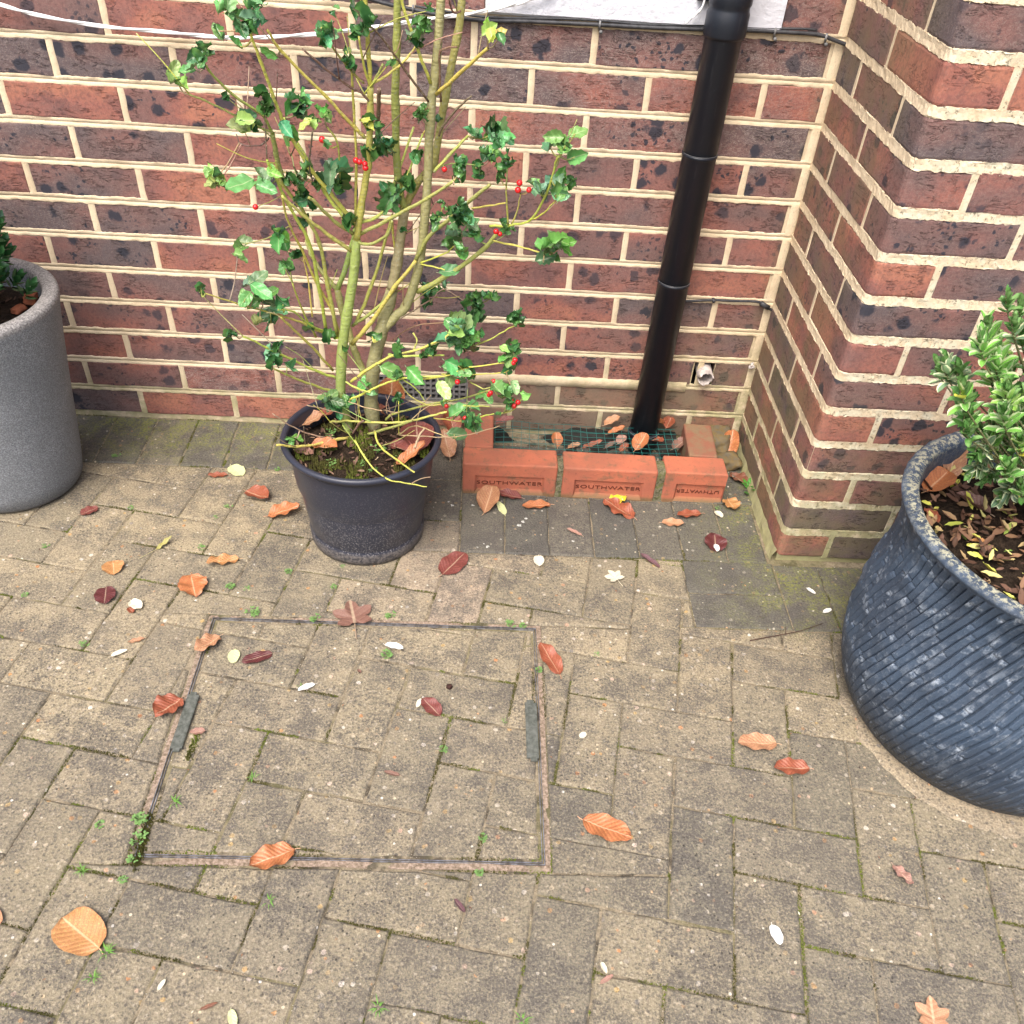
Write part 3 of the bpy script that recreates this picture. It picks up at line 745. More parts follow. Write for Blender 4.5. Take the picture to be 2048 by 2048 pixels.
# ---------------------------------------------------------------- downpipe
gp = G('black_pvc', .32, .5); op = gp.obj(False); npn = gp.noise(op, 90, 4, .7); nps = gp.noise(gp.v_('MULTIPLY', op, (1, 1, .12)), 120, 3, .6)
gpc = gp.mix(gp.m_('MULTIPLY', gp.step(npn, .60, .78), .5), (.007, .010, .017), (.040, .050, .065)); gpc = gp.mix(gp.m_('MULTIPLY', gp.step(nps, .6, .75), .25), gpc, (.06, .065, .07))
M['pvc'] = gp.fin(gpc, gp.m_('ADD', .30, gp.m_('MULTIPLY', npn, .2)), None)
PXX, PYY, PR = 1.2965, -.046, .0338
def pc(z): return Vector((PXX + .0118 * z, PYY - .004 * z, z))
pipe = tag(empty('downpipe', pc(0)), 'black plastic rainwater downpipe running down the wall into the brick surround', 'downpipe')
def pipe_part(name, zr, n=48, par=pipe):
    V = []; F = []
    for (z, r) in zr:
        c = pc(z)
        for k in range(n): a = 2*PI*k/n; V.append((c.x + r*math.cos(a), c.y + r*math.sin(a), z))
    for i in range(len(zr)-1):
        for k in range(n): k2 = (k+1) % n; F.append((i*n+k, i*n+k2, (i+1)*n+k2, (i+1)*n+k))
    me = mesh(name, V, F, M['pvc'], True); return link(name, me, par)
pipe_part('pipe', [(-.01, .030), (.045, .030), (.046, PR), (2.3, PR)])
pipe_part('socket', [(.020, PR - .002), (.021, PR + .0030), (.055, PR + .0036), (.060, PR + .0018), (.0605, PR - .001)])
pipe_part('joint_ring', [(.436, PR - .001), (.437, PR + .0012), (.441, PR + .0016), (.443, PR + .0012), (.4435, PR - .001)])
pipe_part('joint_ring', [(.700, PR - .001), (.701, PR + .0012), (.705, PR + .0016), (.707, PR + .0012), (.7075, PR - .001)])
pipe_part('socket', [(.906, PR - .001), (.907, PR + .0026), (.912, PR + .0046), (.945, PR + .0048), (.950, PR + .0026), (.956, PR + .0025), (.960, PR + .0045), (.975, PR + .0045), (.990, PR + .002), (.991, PR - .001)])
M['dust'] = mat_simple('pale_scuff', (.16, .165, .17), .8, .2)
def arc(z, r, a0, a1, t): c = pc(z); return [(c.x + r*math.cos(a), c.y + r*math.sin(a), z) for a in np.linspace(a0, a1, 20)]
mb = MB()
mb.tube(arc(.057, PR + .0040, R_(195), R_(340), 0), .0008, 5); mb.tube(arc(.4445, PR + .0014, R_(195), R_(345), 0), .0004, 4); mb.tube(arc(.7085, PR + .0014, R_(195), R_(345), 0), .0004, 4)
link('scuffed_edge', mb.mesh('scuffed_edge', M['dust']), pipe)
mb = MB(); mb.box((1.255, -.020, .955), (1.345, .002, .985)); link('bracket', mb.mesh('bracket', M['pvc']), pipe)

# ---------------------------------------------------------------- fittings on the wall
gpl = G('white_render', .75, .3); pl = gpl.pos()
M['render'] = gpl.fin(gpl.mix(gpl.m_('MULTIPLY', gpl.step(gpl.noise(pl, 25, 4, .7), .5, .8), .3), (.58, .59, .64), (.42, .42, .44)), None, gpl.bump(gpl.noise(pl, 55, 4, .6), .006, .6))
mb = MB()
n = 30; V = []; F = []
for i in range(n+1):
    x = .878 + (1.417 - .878) * i / n
    for j, (y, z) in enumerate(((.01, .9105), (-.004, .9105), (-.0085, .915), (-.009, .95), (-.009, 1.55))): V.append((x, y, z + (.0012 * mnoise.noise(Vector((x*30, j, 0))) if j < 4 else 0)))
for i in range(n):
    for j in range(4): F.append((i*5+j, (i+1)*5+j, (i+1)*5+j+1, i*5+j+1))
mb.add(V, F); mb.box((.8745, -.0083, .9125), (.8779, .01, 1.55)); mb.box((1.4171, -.0083, .9125), (1.4200, .01, 1.55))
o = link('rendered_panel', mb.mesh('rendered_panel', M['render']), wall); o['label'] = 'white textured rendered panel above the black cable'
M['vent'] = mat_simple('grey_plastic', (.20, .19, .18), .6, .4, (.12, .115, .11), 60, .001)
M['void'] = mat_simple('dark_void', (.012, .011, .011), .9, .1)
vx0, vx1, vz0, vz1 = .618, .8555, .0905, .1445
mb = MB(); mb.box((vx0 - .006, -.001, vz0 - .006), (vx1 + .006, .02, vz0)); mb.box((vx0 - .006, -.001, vz1), (vx1 + .006, .02, vz1 + .006)); mb.box((vx0 - .006, -.001, vz0), (vx0, .02, vz1)); mb.box((vx1, -.001, vz0), (vx1 + .006, .02, vz1))
nx, nz = 17, 4
for i in range(1, nx): x = vx0 + (vx1-vx0)*i/nx; mb.box((x - .0024, 0, vz0), (x + .0024, .012, vz1))
for j in range(1, nz): z = vz0 + (vz1-vz0)*j/nz; mb.box((vx0, .0006, z - .0024), (vx1, .0115, z + .0024))
av = tag(empty('air_vent', ((vx0+vx1)/2, 0, vz0)), 'grey plastic air brick grille low in the wall behind the holly pot', 'air vent')
link('grille', mb.mesh('grille', M['vent']), av)
mb = MB(); mb.box((vx0 - .004, .018, vz0 - .004), (vx1 + .004, .03, vz1 + .004)); link('duct', mb.mesh('duct', M['void']), av)
# hole and broken pipe stub
mb = MB(); mb.add([(1.395, .075, .150), (1.46, .075, .150), (1.46, .075, .236), (1.395, .075, .236)], [(0, 1, 2, 3)])
mb.add([(1.397, .003, .155), (1.397, .075, .155), (1.397, .075, .232), (1.397, .003, .232), (1.453, .003, .155), (1.453, .075, .155), (1.453, .075, .232), (1.453, .003, .232)], [(0,1,2,3), (7,6,5,4), (0,4,5,1), (3,2,6,7)])
link('hole_lining', mb.mesh('hole_lining', M['void']), wall)
M['old_white'] = mat_simple('weathered_white_plastic', (.55, .50, .46), .7, .3, (.30, .26, .24), 60, .001)
V = []; F = []; n = 28; pr = random.Random(2)
for i in range(6):
    for k in range(n):
        a = 2*PI*k/n; r = .0165; y = .055 - .075 * i / 5
        if i == 5: y += pr.uniform(-.004, .006) - (.010 if math.sin(a) > .4 else 0)
        V.append((1.428 + r*math.cos(a), y, .196 + .010 * (i-3)/5 * -1 + r*math.sin(a)))
for i in range(5):
    for k in range(n): k2 = (k+1) % n; F.append((i*n+k, (i+1)*n+k, (i+1)*n+k2, i*n+k2))
me = mesh('broken_pipe', V, F, M['old_white'], True)
o = tag(link('broken_pipe', me), 'broken white plastic pipe end sticking out of a hole low in the wall', 'pipe'); sm = o.modifiers.new('s', 'SOLIDIFY'); sm.thickness = .0022
V, F = lathe([(0, .2), (.008, .2), (.013, .19), (.0145, .17)], 14, 0, 0)
# cables and cords
M['cable'] = mat_simple('black_cable', (.018, .019, .022), .5, .4, (.05, .05, .055), 80)
M['clipm'] = mat_simple('dull_clip', (.22, .22, .22), .6, .4, (.08, .08, .08), 90)
cab = tag(empty('wall_cable', (1.1, 0, .9)), 'thin black cable clipped along the wall under the white panel', 'cable')
mb = MB(); P = [at(*p, -.008) for p in ((640, -38), (740, -2), (830, 20), (943, 39), (1060, 43), (1190, 49), (1300, 55), (1420, 59), (1500, 61), (1600, 66), (1640, 70), (1668, 80), (1697, 91))]
P = smooth_path(P, 4); mb.tube(P, .0036, 7); mb.tube([p + Vector((0, .0015, .0056 + .0012 * math.sin(i*.7))) for i, p in enumerate(P[8:40])], .0024, 6)
link('cord', mb.mesh('cord', M['cable'], True), cab)
for (px, py) in ((830, 18), (1203, 50), (1553, 64), (1655, 75)):
    c = at(px, py, -.009); mb = MB(); mb.tube([c + Vector((-.003, 0, .006)), c + Vector((-.0035, -.004, 0)), c + Vector((-.003, 0, -.007))], .0022, 6); mb.tube([c + Vector((0, .006, -.011)), c + Vector((0, -.004, -.011))], .0032, 8)
    link('clip', mb.mesh('clip', M['clipm'], True), cab)
c2 = tag(empty('short_cable', (1.42, 0, .37)), 'short black cable from behind the downpipe to the inner corner', 'cable')
mb = MB(); P = smooth_path([at(*p, -.007) for p in ((1352, 602), (1380, 602), (1427, 600), (1470, 602), (1512, 603), (1528, 609), (1538, 617), (1548, 622))], 3); mb.tube(P, .0030, 7)
link('cord', mb.mesh('cord', M['cable'], True), c2)
c = at(1528, 610, -.010); mb = MB(); mb.tube([c + Vector((-.008, 0, .004)), c + Vector((.012, -.001, -.006))], .006, 7); link('connector', mb.mesh('connector', M['cable'], True), c2)
c = at(1427, 602, -.010); mb = MB(); mb.tube([c + Vector((0, .006, .002)), c + Vector((0, -.004, 0))], .004, 7); link('clip', mb.mesh('clip', M['cable'], True), c2)
M['white_cord'] = mat_simple('white_cord', (.80, .80, .80), .5, .4, (.68, .68, .68), 40)
def cord(name, pts, Y, r, label):
    mb = MB(); P = smooth_path([at(x, y, Y) for x, y in pts], 6)
    for s in (0, PI):
        mb.tube([p + Vector((0, math.sin(i*.55 + s), math.cos(i*.55 + s))) * r * .55 for i, p in enumerate(P)], r * .75, 6)
    return tag(link(name, mb.mesh(name, M['white_cord'], True)), label, 'cord')
cord('white_cord', ((-160, -40), (0, 9), (75, 30), (200, 52), (330, 64), (420, 73), (480, 76), (560, 73), (654, 66), (762, 52), (871, 36), (943, 27), (1016, 12), (1063, -2), (1110, -22)), -.02, .0030, 'twisted white cord sagging across the top of the wall behind the holly')
cord('white_cord', ((1371, 46), (1385, 34), (1399, 22), (1407, 8), (1411, -14)), -.022, .0024, 'short loose end of white cord hanging beside the downpipe')
# small blob of white filler
V = []; F = []
mb = MB(); c = at(1503, 731, -.006)
for q in range(7): a = q*.9; mb.tube([c + Vector((rnd.uniform(-.005, .005), 0, rnd.uniform(-.008, .008))), c + Vector((rnd.uniform(-.006, .006), -.006, rnd.uniform(-.008, .006)))], .003, 5)
tag(link('wall_plug', mb.mesh('wall_plug', M['old_white'], True)), 'small torn white plug of filler in the inner corner of the wall', 'wall plug')
# rubble in the corner
M['rubble'] = mat_simple('rubble', (.13, .115, .085), .95, .1, (.17, .12, .05), 70, .004)
def stone(name, c, s, seed, label, mat):
    bm = bmesh.new(); bmesh.ops.create_icosphere(bm, subdivisions=3, radius=1)
    for v in bm.verts:
        d = v.co.normalized(); k = 1 + .35 * mnoise.noise(d * 1.4 + Vector((seed, 0, 0))) + .08 * mnoise.noise(d * 6 + Vector((seed, 0, 0)))
        q = Vector((max(-.72, min(.72, d.x)), max(-.72, min(.72, d.y)), max(-.7, min(.7, d.z)))) * k * 1.35; v.co = Vector((q.x*s[0], q.y*s[1], q.z*s[2]))
    me = bpy.data.meshes.new(name); bm.to_mesh(me); bm.free(); me.materials.append(mat); me.polygons.foreach_set('use_smooth', [True]*len(me.polygons))
    return tag(link(name, me, loc=c, rot=(0, 0, seed)), label, 'stone')
stone('broken_brick', (1.492, -.035, .030), (.045, .028, .022), 1.2, 'mossy broken brick wedged behind the surround in the wall corner', M['rubble'])
stone('broken_brick', (1.502, -.105, .014), (.030, .024, .016), 3.1, 'small grey green lump of rubble nearer the right end of the surround', M['rubble'])

# ---------------------------------------------------------------- pots
def soil_mat(name, a, b):
    g = G(name, .95, .15); P = g.pos(); n = g.noise(P, 130, 5, .8); n2 = g.noise(P, 30, 3)
    return g.fin(g.mix(g.step(n, .35, .7), a, b), None, g.bump(g.m_('ADD', n, n2), .012, 1))
M['soil'] = soil_mat('damp_compost', (.022, .015, .010), (.075, .050, .033))
def soil_disc(name, cx, cy, r, z, par, amp=.012, seed=0):
    V = []; F = []; nr, na = 14, 48
    for i in range(nr + 1):
        for k in range(na):
            a = 2*PI*k/na; q = r * i / nr; x = cx + q*math.cos(a); y = cy + q*math.sin(a)
            V.append((x, y, z + amp * mnoise.noise(Vector((x*18, y*18, seed))) + .5*amp*mnoise.noise(Vector((x*60, y*60, seed))) + .012 * (1 - (i/nr)**2)))
    for i in range(nr):
        for k in range(na): k2 = (k+1) % na; F.append((i*na+k, (i+1)*na+k, (i+1)*na+k2, i*na+k2))
    return link(name, mesh(name, V, F, M['soil'], True), par)
# 1. round plastic nursery pot of the holly
HX, HY, HH = .657, -.396, .246
gh = G('black_nursery_plastic', .42, .45); oh = gh.obj(False); zh = gh.sep(gh.pos())[2]
sp1 = gh.step(gh.vor(oh, 210), .30, .18); spk = gh.step(gh.noise(oh, 300, 3, .8), .54, .66)
up = gh.step(zh, .185, .03)
dm = gh.m_('MULTIPLY', gh.m_('MAXIMUM', gh.m_('MULTIPLY', sp1, .7), spk), gh.m_('ADD', .18, gh.m_('MULTIPLY', up, .75)), clamp=True)
dm = gh.m_('MULTIPLY', dm, gh.step(zh, .216, .205))
hc = gh.mix(dm, (.024, .027, .042), (.26, .25, .25))
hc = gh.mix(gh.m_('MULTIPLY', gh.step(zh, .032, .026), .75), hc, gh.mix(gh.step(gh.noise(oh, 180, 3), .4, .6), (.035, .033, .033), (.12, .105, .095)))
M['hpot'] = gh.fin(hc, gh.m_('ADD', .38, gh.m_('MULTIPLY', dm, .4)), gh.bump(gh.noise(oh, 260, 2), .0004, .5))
hp = tag(empty('plant_pot', (HX, HY, 0)), 'round black plastic nursery pot holding the holly, speckled with splashed grit', 'plant pot')
prof = [(0, .003), (.110, .003), (.114, 0), (.1195, .002), (.1215, .010), (.1220, .028), (.1175, .033), (.1190, .036), (.1275, .10), (.1345, .16), (.1400, .205), (.1410, .212), (.1430, .213), (.1450, .232), (.1500, .235), (.1560, .2375), (.1585, .2415), (.1580, .2460), (.1545, .2490), (.1500, .2490), (.1465, .2470), (.1450, .2420), (.1440, .220), (.1380, .150), (.1300, .12)]
V, F = lathe(prof, 96, HX, HY)
V = [Vector((x + .0022*mnoise.noise(Vector((math.atan2(y-HY, x-HX)*1.1, z*6, 0))), y, z)) for x, y, z in V]
link('pot_body', mesh('pot_body', V, F, M['hpot'], True), hp)
for a in (R_(92), R_(60)):
    mb = MB()
    c = Vector((HX + .150*math.cos(a), HY + .150*math.sin(a), .245)); t = Vector((-math.sin(a), math.cos(a), 0)); nn = Vector((math.cos(a), math.sin(a), 0))
    mb.add([c - t*.02 - nn*.006, c + t*.02 - nn*.006, c + t*.02 - nn*.010 - Vector((0, 0, .03)), c - t*.02 - nn*.010 - Vector((0, 0, .03)), c - t*.02 - nn*.002, c + t*.02 - nn*.002, c + t*.02 - nn*.006 - Vector((0, 0, .03)), c - t*.02 - nn*.006 - Vector((0, 0, .03))], [(0,1,2,3),(7,6,5,4),(0,4,5,1),(1,5,6,2),(2,6,7,3),(3,7,4,0)])
    link('handle_tab', mb.mesh('handle_tab', M['hpot']), hp)
soil_disc('compost', HX, HY, .1425, .206, hp, .012, 1)
# 2. tall grey fibreclay pot at left
gg = G('grey_terrazzo', .75, .35); og = gg.obj(False); pz_ = gg.sep(gg.pos())[2]
f1 = gg.noise(gg.v_('MULTIPLY', og, (1, 1, 1.4)), 330, 3, .85); f2 = gg.noise(og, 10, 3, .6)
gc = gg.mix(gg.step(f1, .40, .66), (.12, .13, .145), (.34, .36, .38))
gc = gg.mix(gg.m_('MULTIPLY', gg.step(f2, .35, .7), .4), gc, (.13, .14, .15))
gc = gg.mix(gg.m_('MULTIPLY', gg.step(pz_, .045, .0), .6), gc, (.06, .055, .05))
rimc = gg.mix(gg.step(gg.noise(og, 260, 3, .8), .42, .6), (.12, .11, .10), (.34, .32, .30))
gc = gg.mix(gg.m_('MULTIPLY', gg.step(pz_, .415, .428), .8), gc, rimc)
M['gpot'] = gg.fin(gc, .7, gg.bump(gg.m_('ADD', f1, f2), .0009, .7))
GX, GY, GH = -.135, -.267, .436
gpo = tag(empty('plant_pot', (GX, GY, 0)), 'tall cylindrical grey speckled stone-look pot cut off by the left edge', 'plant pot')
prof = [(0, .002), (.118, .002), (.128, .004), (.134, .012), (.141, .05), (.149, .11), (.162, .218), (.177, .327), (.187, .39), (.1925, .415), (.1945, .424), (.1935, .431), (.190, .4348), (.184, .436), (.172, .4355), (.1655, .4335), (.1625, .428), (.1610, .415), (.158, .38), (.14, .33)]
V, F = lathe(prof, 96, GX, GY); link('pot_body', mesh('pot_body', V, F, M['gpot'], True), gpo)
soil_disc('compost', GX, GY, .1600, .386, gpo, .01, 2)
# 3. wide carved blue-grey bowl at right
gb3 = G('blue_slate_cast', .5, .45); ob3 = gb3.obj(False); at3 = gb3.n('Attribute', attribute_name='carve').outputs['Fac']
pz3 = gb3.sep(gb3.pos())[2]
k1 = gb3.noise(ob3, 42, 5, .75); k2 = gb3.noise(ob3, 190, 4, .8); k3 = gb3.noise(ob3, 9, 2)
bc = gb3.mix(gb3.step(k3, .35, .65), (.030, .045, .070), (.046, .072, .112))
bc = gb3.mix(gb3.m_('MULTIPLY', gb3.step(k1, .50, .66), gb3.m_('ADD', .22, gb3.m_('MULTIPLY', at3, .8)), clamp=True), bc, (.34, .39, .45))
bc = gb3.mix(gb3.m_('MULTIPLY', gb3.step(k2, .60, .75), .5), bc, (.30, .34, .40))
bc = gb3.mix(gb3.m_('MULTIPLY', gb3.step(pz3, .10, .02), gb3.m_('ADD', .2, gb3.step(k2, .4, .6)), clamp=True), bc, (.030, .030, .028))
rim = gb3.n('Attribute', attribute_name='rim').outputs['Fac']
lich = gb3.m_('MULTIPLY', rim, gb3.step(gb3.noise(ob3, 120, 4, .8), .49, .55))
bc = gb3.mix(gb3.m_('MULTIPLY', lich, .85), bc, (.50, .48, .33))
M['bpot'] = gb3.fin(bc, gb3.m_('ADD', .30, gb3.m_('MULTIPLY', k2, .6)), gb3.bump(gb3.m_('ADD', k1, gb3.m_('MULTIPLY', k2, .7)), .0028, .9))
BX, BY, BHt = 1.881, -.794, .400
bpo = tag(empty('plant_pot', (BX, BY, 0)), 'wide blue grey bowl pot carved with slanting ridges, cut off by the right edge', 'plant pot')
kz = [0, .03, .06, .12, .20, .28, .34, .372, .394]
kr = [.240, .262, .274, .2855, .283, .268, .268, .279, .2925]
def interp_s(x, X, Y): 
    return np.interp(x, X, Y)
na, nzz = 1500, 380
zz = np.linspace(0, .394, nzz); kern = np.hanning(25); kern /= kern.sum()
rz = np.convolve(np.pad(np.interp(zz, kz, kr), 12, mode='reflect', reflect_type='odd'), kern, 'valid')
th = np.linspace(0, 2*PI, na, endpoint=False)
T, Z = np.meshgrid(th, zz); Rr = np.repeat(rz[:, None], na, 1)
pitch = .0142; phi = R_(68)
A = T * .283
nz1 = np.vectorize(lambda a, b: mnoise.noise(Vector((a, b, 0))))
lowA = np.linspace(0, 2*PI*.283, 160); lowZ = np.linspace(0, .394, 60)
NZ = np.array([[mnoise.noise(Vector((math.cos(a/.283)*3.2, math.sin(a/.283)*3.2, z*14))) for a in lowA] for z in lowZ])
def samp(NZ):
    ia = np.interp(A.ravel(), lowA, np.arange(160)); iz = np.interp(Z.ravel(), lowZ, np.arange(60))
    a0 = np.clip(ia.astype(int), 0, 158); z0 = np.clip(iz.astype(int), 0, 58); fa = ia - a0; fz = iz - z0
    return (NZ[z0, a0]*(1-fa)*(1-fz) + NZ[z0, a0+1]*fa*(1-fz) + NZ[z0+1, a0]*(1-fa)*fz + NZ[z0+1, a0+1]*fa*fz).reshape(A.shape)
wob = samp(NZ)
ncirc = 2*PI*.283*math.sin(phi)/pitch; ncirc_i = round(ncirc)
row = (-T/(2*PI)*ncirc_i) + Z*math.cos(phi)/pitch + wob*.32
ri = np.floor(row); fr = row - ri
hsh = (np.sin(ri*12.9898)*43758.5453) % 1.0
along = (A*math.cos(phi) + Z*math.sin(phi)) / (.050 + .050*hsh) + hsh*7.3
ai = np.floor(along); af = along - ai
h2 = (np.sin(ri*78.233 + ai*37.719)*43758.5453) % 1.0
saw = (.70 + .30*np.clip(fr/.8, 0, 1)) * np.clip(fr/.12, 0, 1)**.7 * np.clip((1-fr)/.10, 0, 1)**.7
seg = np.clip(af/.05, 0, 1)**.6 * np.clip((1-af)/.08, 0, 1)**.6
depth = .0145 * np.clip(Z/.16, .30, 1)
fade = np.clip((Z-.012)/.03, 0, 1) * np.clip((.388-Z)/.015, 0, 1)
disp = (saw*(.80 + .20*seg)*(.80 + .28*h2) - .65) * depth * fade
carve = np.clip(1 - np.minimum(af, 1-af)/.26, 0, 1) * .9 * np.clip(saw*1.3 - .3, 0, 1)
Rd = Rr + disp
cxs = -.032 * (1 - Z/.4); cys = -.045 * (1 - Z/.4)
X = BX + cxs + Rd*np.cos(T); Y = BY + cys + Rd*np.sin(T)
V = np.stack([X, Y, Z], -1).reshape(-1, 3).tolist(); carv = carve.ravel().tolist(); rimv = [0.0]*len(V)
for i, q in enumerate(zz):
    if q > .365:
        for k in range(na): rimv[i*na + k] = 0
F = []
for i in range(nzz-1):
    b = i*na; F += [(b+k, b+(k+1) % na, b+na+(k+1) % na, b+na+k) for k in range(na)]
rp2 = [(.2935, .3975, .05), (.290, .4010, .25), (.283, .4025, .8), (.274, .4020, 1), (.2675, .4000, .9), (.2640, .3960, .5), (.2625, .388, .2), (.2600, .35, 0), (.254, .28, 0)]
for (r, z, rv) in rp2:
    for k in range(na):
        e = .0012 * mnoise.noise(Vector((math.cos(th[k])*30, math.sin(th[k])*30, r*80)))
        V.append((BX + (r + e)*math.cos(th[k]), BY + (r + e)*math.sin(th[k]), z + e)); carv.append(0.0); rimv.append(rv)
for i in range(len(rp2)):
    b = (nzz-1+i)*na; F += [(b+k, b+(k+1) % na, b+na+(k+1) % na, b+na+k) for k in range(na)]
me = mesh('pot_body', V, F, M['bpot'], True)
for nm, dat in (('carve', carv), ('rim', rimv)):
    a_ = me.attributes.new(nm, 'FLOAT', 'POINT'); a_.data.foreach_set('value', dat)
link('pot_body', me, bpo)
soil_disc('compost', BX, BY, .2600, .330, bpo, .014, 3)
# cement smear round the foot of the bowl
V = []; F = []; n = 60; m_ = 8
ang0, ang1 = R_(176), R_(300)
M['smear'] = mat_simple('sandy_cement', (.27, .225, .15), .95, .15, (.20, .165, .11), 70, .002)
for i in range(n+1):
    a = ang0 + (ang1-ang0)*i/n; ww = .010 + .028*max(0, math.sin((i/n - .12)*PI*1.0))**1.2 + .016*mnoise.noise(Vector((i*.22, 1, 0)))
    for j in range(m_+1):
        r = .232 + (ww + .02)*j/m_; x = BX - .032 + r*math.cos(a); y = BY - .045 + r*math.sin(a)
        V.append((x, y, .0042 + .002*mnoise.noise(Vector((x*40, y*40, 0))) - (.010 if j == m_ else .002*(j/m_)**3)))
for i in range(n):
    for j in range(m_): a = i*(m_+1)+j; F.append((a, a+1, a+m_+2, a+m_+1))
tag(link('cement_smear', mesh('cement_smear', V, F, M['paver'], True), color=(.05, .35, 0, 1)), kind='structure')
# ---------------------------------------------------------------- leaf shapes
def leaf_mesh(name, L=1.0, W=.55, curl=.0, cup=.15, wave=.02, serr=0.0, nser=9, twist=0.0, base=.35, nu=10, nv=6, seed=0, mat=None, stalk=.12, spiky=0.0, tip=1.0):
    """blade from the origin along +x, upper side +z"""
    rr = random.Random(seed); V = []; UV = []; F = []; sd = seed * 3.3
    for i in range(nu + 1):
        u = i / nu; w = (u**base * (1-u)**(.62 * tip)); w /= ((base/(base + .62*tip))**base * (1 - base/(base + .62*tip))**(.62*tip)); w *= W/2
        for j in range(nv + 1):
            v = j / nv * 2 - 1; e = 0
            if abs(v) > .99: e = serr * W * (.5 if i % 2 else -.5) + spiky * W * (.5 if i % 2 == 0 else -.35)
            x = u + (abs(v) > .99) * spiky * .05; y = v * (w + e * (0 < i < nu))
            z = cup * abs(v)**1.3 * w * 2 + wave * mnoise.noise(Vector((u*3.2 + sd, v*1.6, sd))) + (wave*1.5 + spiky*.10) * math.sin(u*16 + sd + (1 if v > 0 else 0)) * abs(v)**2 * .6
            tw = twist * u; y, z = y*math.cos(tw) - z*math.sin(tw), y*math.sin(tw) + z*math.cos(tw)
            if abs(curl) > 1e-4:
                a = curl * u; R = 1/curl; xx = (R - z) * math.sin(a) if curl > 0 else (R - z) * math.sin(a); zz = R - (R - z) * math.cos(a); x, z = xx, zz
            V.append((x*L, y*L, z*L)); UV.append((u, j/nv))
    for i in range(nu):
        for j in range(nv): a = i*(nv+1)+j; F.append((a, a+nv+1, a+nv+2, a+1))
    if stalk:
        n = len(V); p0 = Vector((0, 0, 0)); t = .012
        for q, x in enumerate((0, -stalk*.5, -stalk)):
            for k in range(4): a = PI/2*k; V.append(((x) * L, (math.cos(a)*t + q*q*.008) * L, (math.sin(a)*t - .004*q) * L)); UV.append((.0, .5))
        for q in range(2):
            for k in range(4): k2 = (k+1) % 4; F.append((n+q*4+k, n+q*4+k2, n+(q+1)*4+k2, n+(q+1)*4+k))
    return mesh(name, V, F, mat, True, UV)
M['autumn'] = uvleaf('autumn_leaf', 9, .42, .45, .5, .8)
M['petal'] = uvleaf('pale_leaf', 5, .5, .3, .10, .15)
M['holly'] = uvleaf('holly_leaf', 4, .20, .55, .12, .25)
M['varieg'] = None
def holly_mat():
    g = G('variegated_leaf', .3, .5); uv = g.n('TexCoord').outputs['UV']; u, v = g.sep(uv)[:2]; oc = g.n('ObjectInfo').outputs['Color']
    av = g.m_('ABSOLUTE', g.m_('SUBTRACT', v, .5)); al = g.n('ObjectInfo').outputs['Alpha']
    n = g.noise(g.obj(), 220, 2)
    edge = g.step(g.m_('ADD', av, g.m_('MULTIPLY', n, .14)), .36, .42)
    edge = g.m_('MULTIPLY', edge, al)
    c = g.mix(edge, oc, (.62, .68, .42)); c = g.mix(g.m_('MULTIPLY', g.step(av, .05, .02), .35), c, (.35, .5, .2))
    return g.fin(c)
M['varieg'] = holly_mat()
gs = G('green_bark', .6, .35); os_ = gs.obj(); sc_ = gs.n('ObjectInfo').outputs['Color']
ns = gs.noise(os_, 90, 4, .7); ns2 = gs.noise(gs.v_('MULTIPLY', os_, (1, 1, 4)), 60, 3)
bk = gs.mix(gs.m_('MULTIPLY', gs.step(ns, .45, .75), .45), sc_, gs.mix(1.0, sc_, (.45, .40, .35), 'MULTIPLY'))
bk = gs.mix(gs.m_('MULTIPLY', gs.step(gs.noise(os_, 260, 3, .7), .56, .64), .6), bk, (.36, .35, .26))
M['bark'] = gs.fin(bk, None, gs.bump(gs.m_('ADD', ns, ns2), .0022, 1))

# ---------------------------------------------------------------- holly
holly = tag(empty('holly_bush', (HX, HY + .05, .19)), 'sparse pruned holly with yellow green stems and a few red berries in the black pot', 'shrub')
def z2(*p): return [(400 + .3623*x, .3623*y) for x, y in p]
def pz(*p): return [(500 + .2588*x, 650 + .2588*y) for x, y in p]
def z1(*p): return [(.3623*x, .3623*y) for x, y in p]
YG = (.50, .50, .10); OL = (.34, .37, .10); GB = (.30, .30, .13); BR = (.17, .105, .07); TN = (.42, .30, .18)
